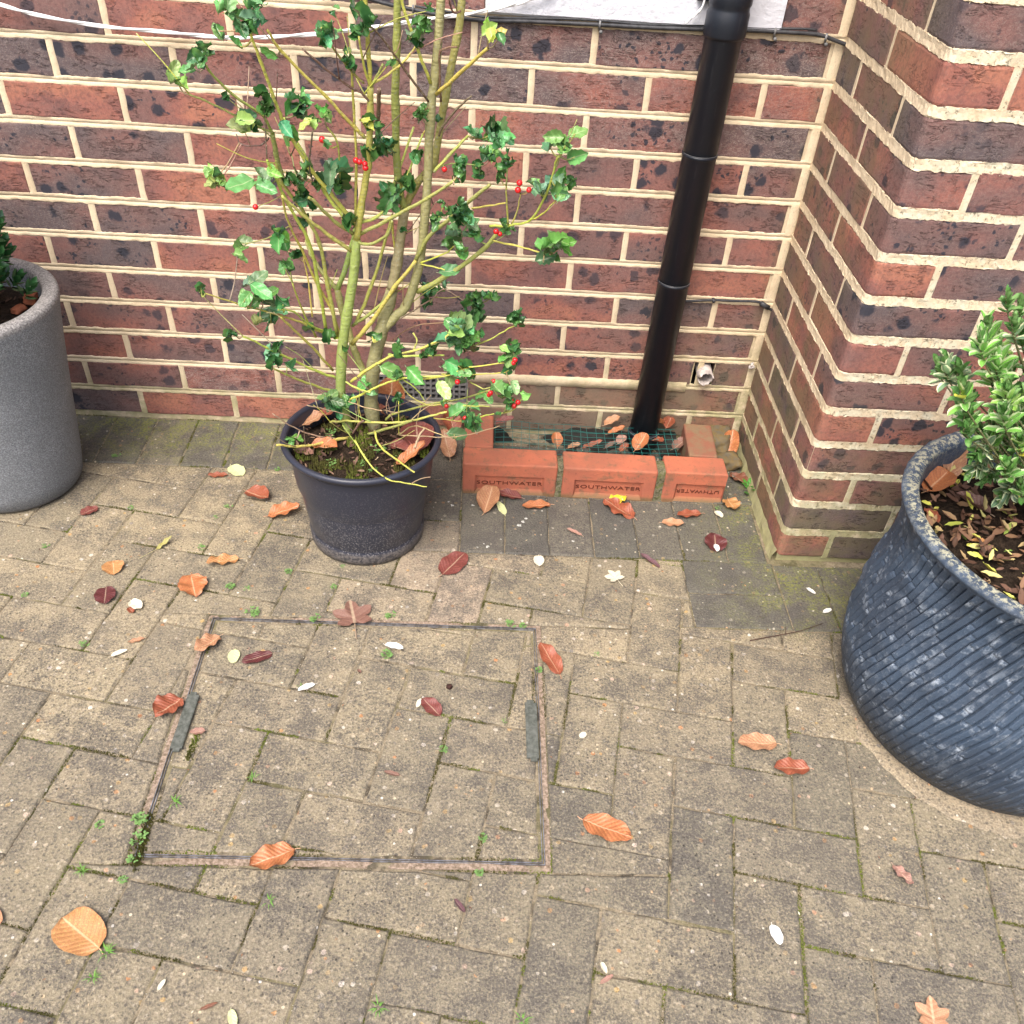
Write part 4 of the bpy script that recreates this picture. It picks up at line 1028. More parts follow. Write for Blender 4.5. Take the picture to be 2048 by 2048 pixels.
# (points in the photo, depth at base, depth at tip, radius base, radius tip in mm, bark colour)
ST = [
 ([(700,868),(683,800),(683,720),(690,655),(706,560),(713,480)], -.335,-.36, 12,8.5, OL),
 ([(713,480),(724,400),(736,330),(740,250),(741,174)], -.36,-.39, 6.8,5.5, YG),
 ([(741,174),(736,90),(731,0),(729,-120),(722,-260)], -.39,-.42, 4,3.2, YG),
 ([(750,862),(742,800),(748,730),(757,684),(768,640),(784,580)], -.33,-.33, 16,12.5, GB),
 ([(784,580),(797,507),(809,417)], -.33,-.32, 11,9, GB),
 ([(809,417),(796,362),(791,217),(793,109),(795,0),(797,-150),(802,-380)], -.32,-.36, 7.5,5.5, OL),
 ([(762,665),(790,632),(812,612),(835,543),(847,464),(855,362),(862,217),(871,145),(882,0),(888,-150),(900,-420)], -.33,-.36, 10,6.8, GB),
 ([(809,417),(835,365),(867,326),(886,217),(904,127),(922,22),(934,-120),(945,-300)], -.31,-.27, 7.5,6.2, OL),
 ([(735,790),(727,746),(712,709),(700,672),(684,620),(675,580)], -.32,-.26, 8,7, OL),
 ([(675,580),(643,543),(622,508),(612,480)], -.26,-.22, 5,3.2, OL),
 ([(675,580),(700,507),(712,450),(728,380)], -.26,-.24, 5.5,4, OL),
 (z2((845,1290),(740,1220),(640,1120),(600,1090)), -.36,-.42, 4,2.8, OL),
 (z2((835,1385),(700,1290),(560,1180),(450,1080)), -.36,-.43, 4,2.2, YG),
 (z2((865,1235),(790,1190),(690,1060),(590,880),(500,720),(460,650)), -.36,-.33, 4,2.4, YG),
 (z2((855,1240),(740,1090),(600,920),(480,710),(430,600),(380,460),(320,300),(290,220),(260,130)), -.35,-.44, 4,2.0, YG),
 (z2((890,1290),(1100,1180),(1280,1080),(1400,1000)), -.36,-.47, 4,2.6, OL),
 (z2((885,1230),(1000,1180),(1060,1040),(1180,700)), -.36,-.30, 3.4,2.2, YG),
 (z2((1110,1080),(1150,960),(1230,740)), -.33,-.30, 2.4,1.6, YG),
 (z2((862,1330),(930,1350),(1030,1300),(1060,1220)), -.36,-.42, 3.4,2.2, OL),
 (z2((700,1840),(640,1500),(600,1330),(500,1150),(400,950),(370,880)), -.30,-.42, 4.2,2.2, YG),
 (z2((760,1860),(690,1500),(660,1340),(560,1150),(450,1010),(420,870),(400,740)), -.31,-.38, 4.2,2.6, YG),
 (z2((780,1880),(720,1700),(640,1560),(560,1380),(480,1200),(440,1000)), -.30,-.36, 3.4,2, YG),
 (z2((400,740),(350,640),(180,520),(60,400),(30,360)), -.38,-.44, 2.6,1.8, OL),
 (z2((410,735),(300,690),(200,640),(60,570),(-60,520)), -.38,-.46, 2.2,1.5, OL),
 (z2((400,740),(430,900),(470,1000)), -.38,-.36, 4.5,3.5, OL),
 (z2((910,760),(830,680),(690,530),(480,320),(370,165)), -.38,-.46, 3.4,2.0, YG),
 (z2((858,1200),(865,900),(850,600),(840,400),(832,355)), -.36,-.40, 2.6,2.0, YG),
 (z2((940,480),(900,330),(878,200)), -.39,-.42, 2.4,1.5, YG),
 (z2((945,480),(980,420),(1010,355)), -.39,-.41, 2.6,2, OL),
 (z2((945,470),(1070,390),(1160,300),(1240,180)), -.39,-.33, 2.4,1.5, YG),
 (z2((935,560),(890,510),(830,480),(700,385),(565,268)), -.39,-.45, 2.2,1.6, BR),
 (z2((980,690),(985,600),(988,490)), -.38,-.43, 3.4,3.4, BR),
 (z2((905,460),(840,400),(760,300),(690,200),(670,150)), -.39,-.44, 2.0,1.3, OL),
 (z2((1272,460),(1170,180),(1110,0),(1090,-60)), -.35,-.38, 3.0,2.4, YG),
 (z2((1305,520),(1460,380),(1590,265)), -.35,-.42, 3.4,2.4, YG),
 (z2((1260,560),(1100,340),(1000,200),(930,140)), -.35,-.41, 2.2,1.5, BR),
 (z2((1290,950),(1400,830),(1480,750)), -.34,-.30, 3.2,2.4, YG),
 (z2((1330,560),(1325,400),(1330,280),(1420,260)), -.34,-.37, 2.2,1.6, BR),
 (z2((1320,750),(1340,700),(1420,600),(1500,530)), -.34,-.38, 2.2,1.6, BR),
 (z2((1440,60),(1400,70),(1380,20),(1370,-20)), -.30,-.32, 2,1.4, BR),
 (z2((1200,1610),(1400,1500),(1560,1380),(1640,1290)), -.33,-.40, 5.5,3.6, OL),
 (z2((1190,1440),(1260,1310),(1390,1200),(1500,1100),(1600,1020)), -.34,-.42, 4,3, OL),
 (z2((1500,1150),(1600,1135),(1690,1120)), -.38,-.40, 2,1.3, YG),
 (z2((1600,1250),(1740,1240),(1840,1200),(1930,1030),(1960,900),(1985,860)), -.40,-.50, 2.6,1.7, YG),
 (z2((1205,1455),(1350,1400),(1400,1360)), -.34,-.38, 2,1.2, YG),
 (z2((1210,1455),(1300,1475),(1350,1490)), -.34,-.38, 1.8,1.2, YG),
 (z2((1620,1330),(1760,1360),(1860,1390),(1900,1400)), -.40,-.46, 2,1.3, YG),
 (z2((1840,1210),(1900,1170),(1960,1110)), -.45,-.50, 1.6,1, YG),
 (z2((1700,1240),(1692,1120),(1690,1020)), -.42,-.44, 1.8,1.3, YG),
 (z2((1720,1235),(1750,1160),(1770,1070)), -.42,-.44, 1.6,1, YG),
 (z2((840,1900),(950,1770),(1080,1580),(1190,1440)), -.33,-.38, 4.6,3.4, YG),
 (z2((840,1800),(1000,1680),(1120,1530),(1190,1440)), -.33,-.35, 3.4,3, OL),
 (z2((860,1790),(960,1540),(1030,1300),(1060,1200)), -.33,-.28, 4,2.6, YG),
 (z2((1075,1370),(1065,1250),(1062,1180)), -.31,-.30, 2.4,1.6, YG),
 (z2((640,1860),(570,1720),(510,1560)), -.30,-.38, 2.6,1.6, YG),
 (z2((620,1750),(600,1560),(570,1420)), -.30,-.27, 2.2,1.4, YG),
 (z2((720,1840),(600,1790),(520,1720),(430,1710)), -.31,-.42, 2.4,1.4, YG),
 (z2((700,1850),(560,1780),(440,1740),(220,1680),(30,1620)), -.31,-.47, 2.6,1.2, YG),
 (pz((640,350),(480,170),(300,0),(240,-60)), -.33,-.42, 3.0,2.0, YG),
 (pz((670,410),(500,350),(330,270),(180,200),(0,110),(-60,90)), -.34,-.46, 3.0,1.6, YG),
 (pz((640,515),(480,460),(320,400),(170,330)), -.35,-.46, 2.8,1.8, YG),
 (pz((740,440),(830,490),(930,520)), -.36,-.40, 2.2,1.8, YG),
 (pz((770,580),(900,520),(1000,470),(1150,420),(1300,400),(1470,395)), -.37,-.44, 2.6,1.8, YG),
 (pz((780,440),(900,350),(1000,290),(1100,240),(1300,190),(1480,110),(1560,60)), -.36,-.40, 3.4,2.2, YG),
 (pz((1070,230),(1150,240),(1300,240),(1500,235)), -.33,-.38, 3.4,1.8, YG),
 (pz((620,750),(750,740),(900,750),(1100,755),(1250,740),(1400,700),(1520,672)), -.34,-.47, 2.8,2.2, YG),
 (pz((790,880),(900,850),(1010,815),(1150,775),(1250,740)), -.34,-.44, 4,2.6, OL),
 (pz((1050,735),(1100,690),(1250,650),(1400,610),(1640,570),(1860,500)), -.33,-.42, 3.0,1.6, OL),
 (pz((205,928),(430,937),(690,880),(800,875)), -.47,-.36, 2.4,4, YG),
 (pz((810,890),(920,1070),(1060,1190),(1200,1220),(1365,1250)), -.45,-.61, 2.0,1.2, YG),
 (pz((965,820),(1010,940),(1150,1050),(1270,1138)), -.39,-.545, 2.6,1.7, YG),
 (pz((175,685),(300,770),(480,850),(690,882)), -.45,-.37, 1.2,1.6, TN),
 (pz((1930,780),(1700,845),(1500,868),(1340,860),(1150,850)), -.42,-.40, 1.0,1.5, TN),
 (pz((1350,800),(1310,850),(1275,950)), -.44,-.48, 2,2.4, TN),
 (pz((1150,850),(1250,780),(1350,800),(1500,860)), -.40,-.46, 1.6,1, TN),
 (pz((440,620),(620,660),(760,700),(830,740)), -.42,-.36, 1.2,1.2, TN),
 (pz((760,590),(900,640),(1060,665),(1150,680)), -.38,-.40, 1.0,1.0, TN),
 (pz((1060,690),(1055,600),(1100,500)), -.34,-.33, 1.0,.7, TN),
 (pz((1280,780),(1320,640),(1400,540)), -.34,-.30, 1.2,.8, TN),
 (pz((790,850),(850,760),(880,740)), -.36,-.38, 2.4,2.6, BR),
 (pz((880,1120),(940,1070),(990,1020)), -.44,-.44, 1.2,1, TN),
 (pz((1500,620),(1700,625),(1850,630)), -.42,-.45, 1.8,1.2, YG),
 (pz((1540,590),(1400,620),(1250,560),(1150,440)), -.42,-.38, 1.6,1.2, YG),
 (pz((1700,440),(1800,490),(1870,480)), -.44,-.47, 1.4,1, YG),
 (pz((1480,380),(1700,380),(1930,375),(2000,350)), -.42,-.45, 1.6,1, YG),
 (pz((1300,420),(1500,395),(1700,330),(1990,290),(2040,280)), -.42,-.46, 1.8,1.2, YG),
 (pz((1700,170),(1850,110),(2000,30),(2080,-20)), -.38,-.42, 1.6,1.2, YG),
 (pz((1180,420),(1290,500),(1350,590)), -.38,-.41, 1.4,1, YG),
 (pz((1750,720),(1850,690),(1960,680)), -.44,-.46, 1.4,1, YG),
 (pz((1420,720),(1600,740),(1680,745)), -.44,-.46, 1.2,.9, YG),
 (pz((1260,60),(1290,120),(1265,190)), -.33,-.34, 2,1.6, YG),
 (z2((560,1200),(700,1290),(800,1340)), -.30,-.33, 1.2,1, TN),
 (z2((640,1500),(690,1560),(960,1770)), -.25,-.28, .9,1.2, BR),
 (z2((380,760),(330,800),(230,800),(200,740)), -.38,-.36, 1.4,1.0, BR),
 (z2((620,730),(600,900),(620,1000)), -.42,-.38, 1.4,1.6, BR),
 (z2((470,650),(540,740),(500,860)), -.36,-.34, 1.0,1.3, BR),
 (z2((1180,1290),(1290,1130),(1320,1110)), -.34,-.32, .9,.7, TN),
 (z2((1190,1700),(1280,1650),(1350,1600),(1500,1690)), -.28,-.26, 1.6,1, TN),
 (z2((990,1830),(1200,1700),(1300,1640)), -.28,-.26, 1.4,1, TN),
 (z2((1060,1880),(1180,1800),(1350,1780)), -.28,-.30, 1.2,1, TN),
 (z2((1230,1330),(1300,1250),(1320,1190)), -.35,-.37, 1.6,1, OL),
 (z2((700,700),(760,800),(770,1000)), -.40,-.37, 1.6,2, YG),
]
stems = []
def stem_obj(P, rr_, c, name='stem'):
    V, F = tube(P, rr_, 8 if max(rr_) > .004 else 6); me = mesh(name, V, F, M['bark'], True)
    return link(name, me, holly, color=(*c, 1))
samples = []
rh = random.Random(21)
for pts, ya, yb, ra, rbb, c in ST:
    n = len(pts); P = []
    Lc = [0]
    for i in range(1, n): Lc.append(Lc[-1] + math.hypot(pts[i][0]-pts[i-1][0], pts[i][1]-pts[i-1][1]))
    for i, (x, y) in enumerate(pts): P.append(at(x, y, ya + (yb-ya)*Lc[i]/Lc[-1]))
    P = smooth_path(P, 4); m = len(P)
    rads = [(ra + (rbb-ra)*i/(m-1)) * .001 * .90 * (1 + .10*mnoise.noise(Vector((i*.9, ra, yb*30))) + (.16 if i % 5 == 3 else 0)) for i in range(m)]
    for i in range(1, m-1): P[i] = P[i] + Vector((mnoise.noise(Vector((i*.7, ra, 1))), mnoise.noise(Vector((i*.7, ra, 5))), mnoise.noise(Vector((i*.7, ra, 9))))) * (.0016 if ra < 6 else .001)
    cc = tuple(v * rh.uniform(.85, 1.12) for v in c)
    stem_obj(P, rads, cc)
    for i, p in enumerate(P): samples.append((p, rads[i]))
def project(p):
    q = ROT.transposed() @ (p - CAM); return (1024 + FPX * q.x / -q.z, 1024 + CYP - FPX * q.y / -q.z)
SP = [(project(p), p) for p, r in samples]
hl = []
for s in range(8):
    hl.append((leaf_mesh('leaf', 1, .56, (.1, .5, .9, -.3, .4, .2, .7, -.1)[s], (.2, .5, .8, .3, .6, .1, .4, .3)[s], .05, 0, 9, (0, .3, -.5, .2, .6, 0, -.2, .1)[s], .55, 10, 6, s, M['holly'], .10, (.03, .09, .13, .06, .15, .02, .10, .05)[s], 1.1)))
hcurl = [leaf_mesh('leaf', 1, .62, (1.8, 2.3, -1.6, 1.4)[s], (.9, .7, 1.1, .5)[s], .07, 0, 9, (.8, -.7, .3, 1.2)[s], .55, 10, 6, s + 20, M['holly'], .08, .15, 1.1) for s in range(4)]
GC = {'d': (.075, .20, .070), 'g': (.14, .32, .085), 'l': (.30, .46, .13), 'y': (.42, .52, .09), 'Y': (.78, .74, .08), 'b': (.14, .33, .15)}
# clusters: x, y, spread px, leaves, leaf length px, colour key, curled share
CL = [
 (449,25,30,4,42,'g',.2),(504,30,36,8,38,'b',.4),(492,52,26,5,34,'d',.6),(437,62,14,2,30,'g',.1),(402,112,22,7,34,'d',.6),(352,158,26,3,44,'l',.1),(388,135,16,3,30,'b',.6),(473,92,10,1,34,'g',.1),
 (652,62,26,5,38,'g',.3),(640,84,14,3,30,'b',.3),(543,107,8,1,36,'g',0),(600,215,30,7,40,'b',.4),(628,240,26,5,34,'l',.2),(648,232,16,4,34,'g',.3),(572,255,12,2,36,'g',.2),
 (482,250,22,4,40,'l',.2),(507,255,18,6,24,'d',.8),(536,218,14,8,22,'d',.9),(523,190,10,3,24,'g',.6),
 (427,358,22,7,34,'l',.6),(432,366,16,4,30,'g',.5),(493,375,18,2,62,'b',0),(520,372,18,3,44,'g',.1),(545,345,10,2,32,'l',.1),
 (565,478,20,4,42,'d',.3),(486,488,14,2,42,'g',.2),(475,512,10,2,34,'g',.2),(402,578,9,7,16,'g',1),
 (510,570,20,3,46,'b',.1),(525,600,20,4,40,'g',.2),(545,626,16,3,40,'b',.2),(566,608,10,1,46,'d',.1),(543,645,14,2,40,'d',.3),(490,598,10,2,36,'g',.2),(520,648,10,1,38,'l',.1),
 (586,362,22,9,24,'d',.9),(612,345,14,4,28,'l',.6),(605,400,20,7,30,'d',.8),(664,350,24,6,34,'b',.6),(640,372,12,4,24,'g',.6),(610,446,16,6,26,'d',.8),(580,540,12,6,22,'d',.9),(598,508,12,5,22,'g',.9),(566,530,10,2,26,'g',.3),(700,450,12,4,26,'g',.6),(672,370,18,6,30,'d',.7),(555,690,8,3,20,'g',.9),
 (468,666,10,4,22,'g',.8),(543,715,20,4,36,'b',.6),(549,702,10,1,50,'b',0),(574,735,10,1,46,'b',0),
 (697,127,15,10,18,'l',1),(722,72,16,5,26,'g',.4),(716,30,14,3,34,'b',.3),(742,45,10,3,26,'g',.5),(846,48,20,7,30,'b',.5),(818,72,14,3,34,'b',.3),(842,72,16,4,24,'g',.6),
 (976,62,14,3,34,'y',0),(998,74,14,3,34,'y',0),(748,246,14,4,24,'Y',.2),(728,250,8,1,30,'y',0),(756,285,24,10,26,'g',.8),(772,300,18,6,30,'d',.7),(735,300,10,3,26,'d',.7),
 (784,392,24,8,32,'d',.7),(792,412,14,4,30,'b',.5),(842,232,14,7,24,'d',.8),(848,215,8,2,24,'g',.3),(836,308,16,5,30,'d',.6),(818,366,14,5,26,'l',.8),
 (920,335,20,10,28,'d',.9),(908,352,12,4,24,'b',.8),(955,268,20,3,44,'b',.1),(985,268,26,9,36,'d',.6),(1005,285,20,6,36,'b',.5),(980,320,24,6,36,'l',.4),(1000,345,20,6,28,'g',.7),(1015,330,14,4,34,'l',.8),(958,345,16,4,30,'b',.4),
 (918,425,24,9,30,'d',.7),(935,452,22,6,34,'g',.5),(950,470,20,5,32,'d',.6),(915,475,20,6,32,'g',.5),(920,505,12,2,40,'g',.1),(908,490,10,2,34,'g',.3),(1008,460,14,5,24,'l',.9),(872,442,16,5,24,'b',.6),
 (893,543,10,1,46,'g',0),(858,592,22,8,30,'d',.7),(875,580,14,4,28,'b',.6),
 (950,602,26,10,28,'d',.8),(985,595,20,5,30,'d',.6),(948,634,22,8,32,'d',.8),(928,655,16,5,34,'b',.4),(905,648,20,4,44,'g',.1),(896,680,14,2,50,'b',.05),(925,690,24,8,32,'d',.7),(905,665,12,3,44,'l',.1),(1030,640,20,12,24,'d',.9),(940,660,14,4,28,'d',.8),(955,675,10,2,34,'g',.2),
 (1028,700,20,8,26,'d',.8),(1015,710,16,3,40,'g',.2),(1022,738,14,4,28,'d',.7),(1010,700,14,3,30,'l',.3),(895,738,20,2,52,'b',0),(905,752,14,2,44,'g',.1),(933,738,12,3,30,'g',.3),(932,752,10,5,28,'d',.7),(884,775,10,1,50,'l',0),(777,740,10,1,48,'g',0),(825,748,10,1,46,'g',0),(797,750,10,7,18,'d',.9),(735,763,12,2,42,'g',.1),(800,697,14,4,26,'d',.6),(866,702,16,6,26,'d',.7),(850,715,10,3,24,'l',.6),
 (990,775,14,2,50,'g',.05),(1012,788,16,4,34,'g',.4),(1028,770,10,1,40,'l',.1),(1020,798,14,4,28,'g',.6),(1050,788,8,1,38,'l',.1),(890,805,8,2,22,'l',.4),(910,830,10,1,50,'g',0),(942,822,12,2,44,'b',.1),(942,842,14,8,26,'d',.8),(950,855,12,3,34,'g',.4),(908,868,8,1,50,'g',0),(970,790,8,2,34,'g',.2),(995,828,8,1,26,'g',.2),(1020,815,10,3,24,'g',.6),
 (662,800,18,7,34,'d',.6),(680,812,14,4,34,'g',.3),(695,800,10,2,30,'g',.3),(590,874,8,2,28,'g',.3),(545,722,10,4,22,'d',.8),
 (1120,278,14,3,42,'g',.1),(1150,268,10,1,52,'g',0),(1102,298,10,1,46,'d',0),(1150,314,10,1,50,'g',0),(1130,292,10,3,28,'g',.4),(1118,366,16,4,40,'b',.4),(1112,388,14,3,40,'g',.3),(1078,384,20,5,34,'b',.4),(1062,372,10,2,38,'b',.1),(1140,360,10,1,40,'g',.1),
 (1100,492,18,4,48,'g',.3),(1125,488,18,4,42,'g',.2),(1086,520,8,1,46,'d',0),(1105,505,10,3,30,'d',.6),
 (661,672,12,4,26,'y',.6),(748,668,12,3,28,'y',.4),(625,655,8,2,24,'l',.6),
]
leaves = []; 
# fine side twigs
for q in range(95):
    p, r_ = samples[rh.randrange(len(samples))]
    if p.z > 1.02: continue
    sx = 1 if p.x > .68 else -1; d = Vector((sx*rh.uniform(-.3, 1.0), rh.uniform(-.6, .5), rh.uniform(.1, 1.0))).normalized(); L = rh.uniform(.03, .11)
    P = smooth_path([p, p + d*L*.5 + Vector((0, 0, rh.uniform(-.008, .008))), p + d*L], 3); stem_obj(P, [.0011 - .0005*i/(len(P)-1) for i in range(len(P))], tuple(v*rh.uniform(.8, 1.15) for v in (YG, TN, OL, BR)[q % 4]))
    if q % 6 == 0:
        x_, y_ = project(P[-1]); CL.append((x_, y_, 9, 3, 18, 'g' if q % 2 else 'l', .6)); SP.append(((x_, y_), P[-1]))
for (cx, cy, spread, n, lp, ck, cs) in CL:
    best = min(SP, key=lambda s: (s[0][0]-cx)**2 + (s[0][1]-cy)**2 + max(0, cy - s[0][1])*6)
    bp = best[1]; Y0 = bp.y + rh.uniform(-.025, .015); ctr = at(cx, cy, Y0)
    dpx = math.hypot(best[0][0]-cx, best[0][1]-cy)
    if dpx > 7:
        mid = bp.lerp(ctr, .5) + Vector((0, rh.uniform(-.01, .01), -.006))
        P = smooth_path([bp, mid, ctr], 3); stem_obj(P, [.0014 - .0005*i/(len(P)-1) for i in range(len(P))], tuple(v*rh.uniform(.8, 1.1) for v in (OL if rh.random() < .6 else TN)))
    for q in range(n):
        a = rh.uniform(0, 2*PI) if n > 1 else rh.uniform(-.6, .6) + (PI if cx < 640 else 0); 
        px = cx + spread * .55 * rh.uniform(-1, 1) * (n > 1); py = cy + spread * .55 * rh.uniform(-1, 1) * (n > 1)
        o3 = at(px, py, Y0 + rh.uniform(-.022, .022)); L = lp * rh.uniform(.8, 1.12) / FPX * (o3 - CAM).length * .98
        curled = rh.random() < cs; kk = ck if rh.random() < .72 else rh.choice('dggb' if ck not in 'yY' else 'yl')
        leaves.append((L, o3, ctr, curled, kk, a))
leaves.sort(key=lambda t: -t[0] * (1.0 if not t[3] else .8))
M['berry'] = mat_simple('berry_red', (.62, .012, .015), .25, .6, (.50, .008, .012), 200)
BMm = bmesh.new()
rest = MB()
def leaf_matrix(L, o3, ctr, a):
    view = (CAM - o3).normalized(); n = (view * rh.uniform(.2, 1.0) + Vector((0, 0, 1)) * rh.uniform(.1, .9) + Vector((rh.uniform(-1, 1), rh.uniform(-1, 1), rh.uniform(-1, 1))) * .55).normalized()
    d = (o3 - ctr); d = d if d.length > .003 else Vector((math.cos(a), -.3, math.sin(a)))
    d = (d.normalized() + Vector((math.cos(a), rh.uniform(-.6, .3), math.sin(a) - .15)) * .8).normalized()
    x = (d - n * d.dot(n)); x = x.normalized() if x.length > .1 else n.orthogonal().normalized(); y = n.cross(x)
    m = Matrix((x, y, n)).transposed().to_4x4() @ Matrix.Scale(L, 4)
    org = o3 - x * L * .35
    m.translation = org; return m
allm = hl + hcurl
for i, (L, o3, ctr, curled, kk, a) in enumerate(leaves):
    me = rh.choice(hcurl) if curled else rh.choice(hl); c = tuple(v * rh.uniform(.75, 1.25) for v in GC[kk])
    mt = leaf_matrix(L, o3, ctr, a)
    if i < 300: link('leaf', me, holly, mtx=mt, color=(*c, 1))
    else:
        rest.add([mt @ v.co for v in me.vertices], [tuple(p.vertices) for p in me.polygons])
nl = G('small_holly_leaves', .25, .5); no = nl.pos(); M['hrest'] = nl.fin(nl.mix(nl.step(nl.noise(no, 35, 2), .4, .6), (.035, .115, .035), (.085, .20, .05)))
if rest.V: tag(link('small_leaves', rest.mesh('small_leaves', M['hrest'], True), holly), kind='stuff')
V, F = lathe([(0, -1), (.38, -.92), (.7, -.7), (.92, -.38), (1, 0), (.92, .38), (.7, .7), (.38, .92), (.12, .99), (.10, .93), (0, .92)], 12)
bme = mesh('berry', V, F, M['berry'], True)
for (x, y) in ((644,279),(712,321),(719,324),(730,328),(731,336),(889,339),(1039,366),(1036,380),(1058,380),(992,463),(1000,468),(511,414),(915,764),(987,763),(981,786),(978,790),(1023,801),(1028,812),(1036,805),(1027,726),(1030,720),(893,812),(930,836)):
    best = min(SP, key=lambda s: (s[0][0]-x)**2 + (s[0][1]-y)**2); Yb = best[1].y - .024; p = at(x, y, Yb)
    link('berry', bme, holly, mtx=Matrix.Translation(p) @ Matrix.Rotation(rh.uniform(0, 3), 4, 'X') @ Matrix.Scale(.0047 * rh.uniform(.85, 1.1), 4))
    q = best[1]; V2, F2 = tube([q, q.lerp(p, .5) + Vector((0, 0, -.002)), p], .0007, 5); link('stem', mesh('stem', V2, F2, M['bark'], True), holly, color=(.25, .26, .06, 1))

# ---------------------------------------------------------------- variegated shrub in the blue bowl
shrub = tag(empty('variegated_shrub', (BX + .05, BY + .05, .33)), 'small variegated evergreen shrub with bright green and cream edged leaves in the blue bowl', 'shrub')
vl = [leaf_mesh('leaf', 1, .42, (.3, .7, -.3, .1)[s], .35, .02, 0, 9, 0, .55, 8, 4, s + 50, M['varieg'], .06, 0, .9) for s in range(4)]
rv = random.Random(8)
def z4b(x, y): return (1800 + .2277*x, 560 + .2277*y)
SPR = [(950,200,'v',.75),(1060,260,'v',.7),(1010,430,'v',.8),(1080,520,'v',.7),(770,470,'g',1),(730,600,'g',1),(850,560,'G',1),(420,800,'v',1),(540,840,'v',.9),(350,800,'v',.8),(860,760,'g',1.1),(950,830,'g',1),(800,840,'g',.9),(560,1010,'g',1),(620,1030,'v',.7),(560,1140,'g',1),(600,1230,'g',.9),(900,1000,'g',1),(960,1020,'G',1),(880,1110,'g',.9),(1050,1060,'G',1),(930,1230,'g',1),(1040,1240,'g',1),(700,1330,'g',.9),(600,1340,'v',.7),(820,1320,'g',1),(780,1430,'g',1),(700,1500,'v',.8),(950,1430,'g',1),(1060,1440,'G',.9),(700,1640,'v',1),(800,1720,'v',.8),(950,1680,'g',1),(1040,1700,'g',.9),(960,1850,'v',1.1),(1070,1830,'g',.9),(900,1560,'g',.8),(1180,700,'g',1),(1200,1000,'g',1),(1200,1300,'v',1),(1220,1600,'g',1),(1180,330,'v',1)] + [(1250 + 130*(k % 6), 260 + 260*(k//6) + 40*(k % 3), 'gvG'[k % 3], 1.0) for k in range(30)]
lv = []
base_pt = Vector((BX + .07, BY + .07, .33)); root2 = Vector((BX + .02, BY + .02, .33))
nodes = [base_pt]
for i, (x, y, kind, sc) in enumerate(SPR):
    px, py = z4b(x, y); Yd = BY + .05 + .06*math.sin(i*2.3) + (.04 if y < 900 else -.02); c = at(px, py, Yd)
    root = (root2 if i % 2 else base_pt) + Vector((rv.uniform(-.02, .02), rv.uniform(-.02, .02), 0))
    d = (c - root); tipd = (d.normalized() + Vector((0, 0, .6))).normalized() if kind != 'v' or y < 1500 else (Vector((-.5, -.4, -.15))).normalized()
    a = c - tipd * .024 * sc; b = c + tipd * .020 * sc
    P = smooth_path([root, root.lerp(a, .5) + Vector((rv.uniform(-.012, .012), rv.uniform(-.012, .012), .004)), a, b], 3)
    V2, F2 = tube(P, [.0022 - .0014*k/(len(P)-1) for k in range(len(P))], 6); link('stem', mesh('stem', V2, F2, M['bark'], True), shrub, color=(.12, .12, .05, 1))
    nlv = int(22 * sc) if i < 37 else 14
    for q in range(nlv):
        t = q / nlv; p = a.lerp(b, t * .95); ang = q * 2.4 + i; sd_ = tipd.orthogonal().normalized(); sd2 = tipd.cross(sd_)
        rad = sd_*math.cos(ang) + sd2*math.sin(ang); dr = (rad * (1.1 - t*.7) + tipd * (.35 + t*1.1)).normalized()
        nrm = (tipd - dr * tipd.dot(dr)); nrm = nrm.normalized() if nrm.length > .1 else dr.orthogonal()
        y_ = nrm.cross(dr); L = .032 * sc * rv.uniform(.75, 1.15) * (1 - t*.25)
        m = Matrix((dr, y_, nrm)).transposed().to_4x4() @ Matrix.Scale(L, 4); m.translation = p
        g_ = rv.uniform(.8, 1.2)
        cc = {'g': (.17*g_, .40*g_, .08), 'G': (.29*g_, .52*g_, .10), 'v': (.17*g_, .28*g_, .15)}[kind]; al = {'g': .75, 'G': .5, 'v': 1.0}[kind]
        if rv.random() < .012: cc = (.75, .68, .10); al = 0
        lv.append((L * (0 if px > 2060 else 1), m, cc, al))
lv.sort(key=lambda t: -t[0])
rest = MB()
for i, (L, m, cc, al) in enumerate(lv):
    me = rv.choice(vl)
    if i < 300: link('leaf', me, shrub, mtx=m, color=(*cc, al))
    else: rest.add([m @ v.co for v in me.vertices], [tuple(p.vertices) for p in me.polygons])
nl = G('small_shrub_leaves', .3, .5); no = nl.pos(); M['srest'] = nl.fin(nl.mix(nl.step(nl.noise(no, 60, 2), .4, .6), (.07, .19, .04), (.17, .31, .10)))
if rest.V: tag(link('small_leaves', rest.mesh('small_leaves', M['srest'], True), shrub), kind='stuff')

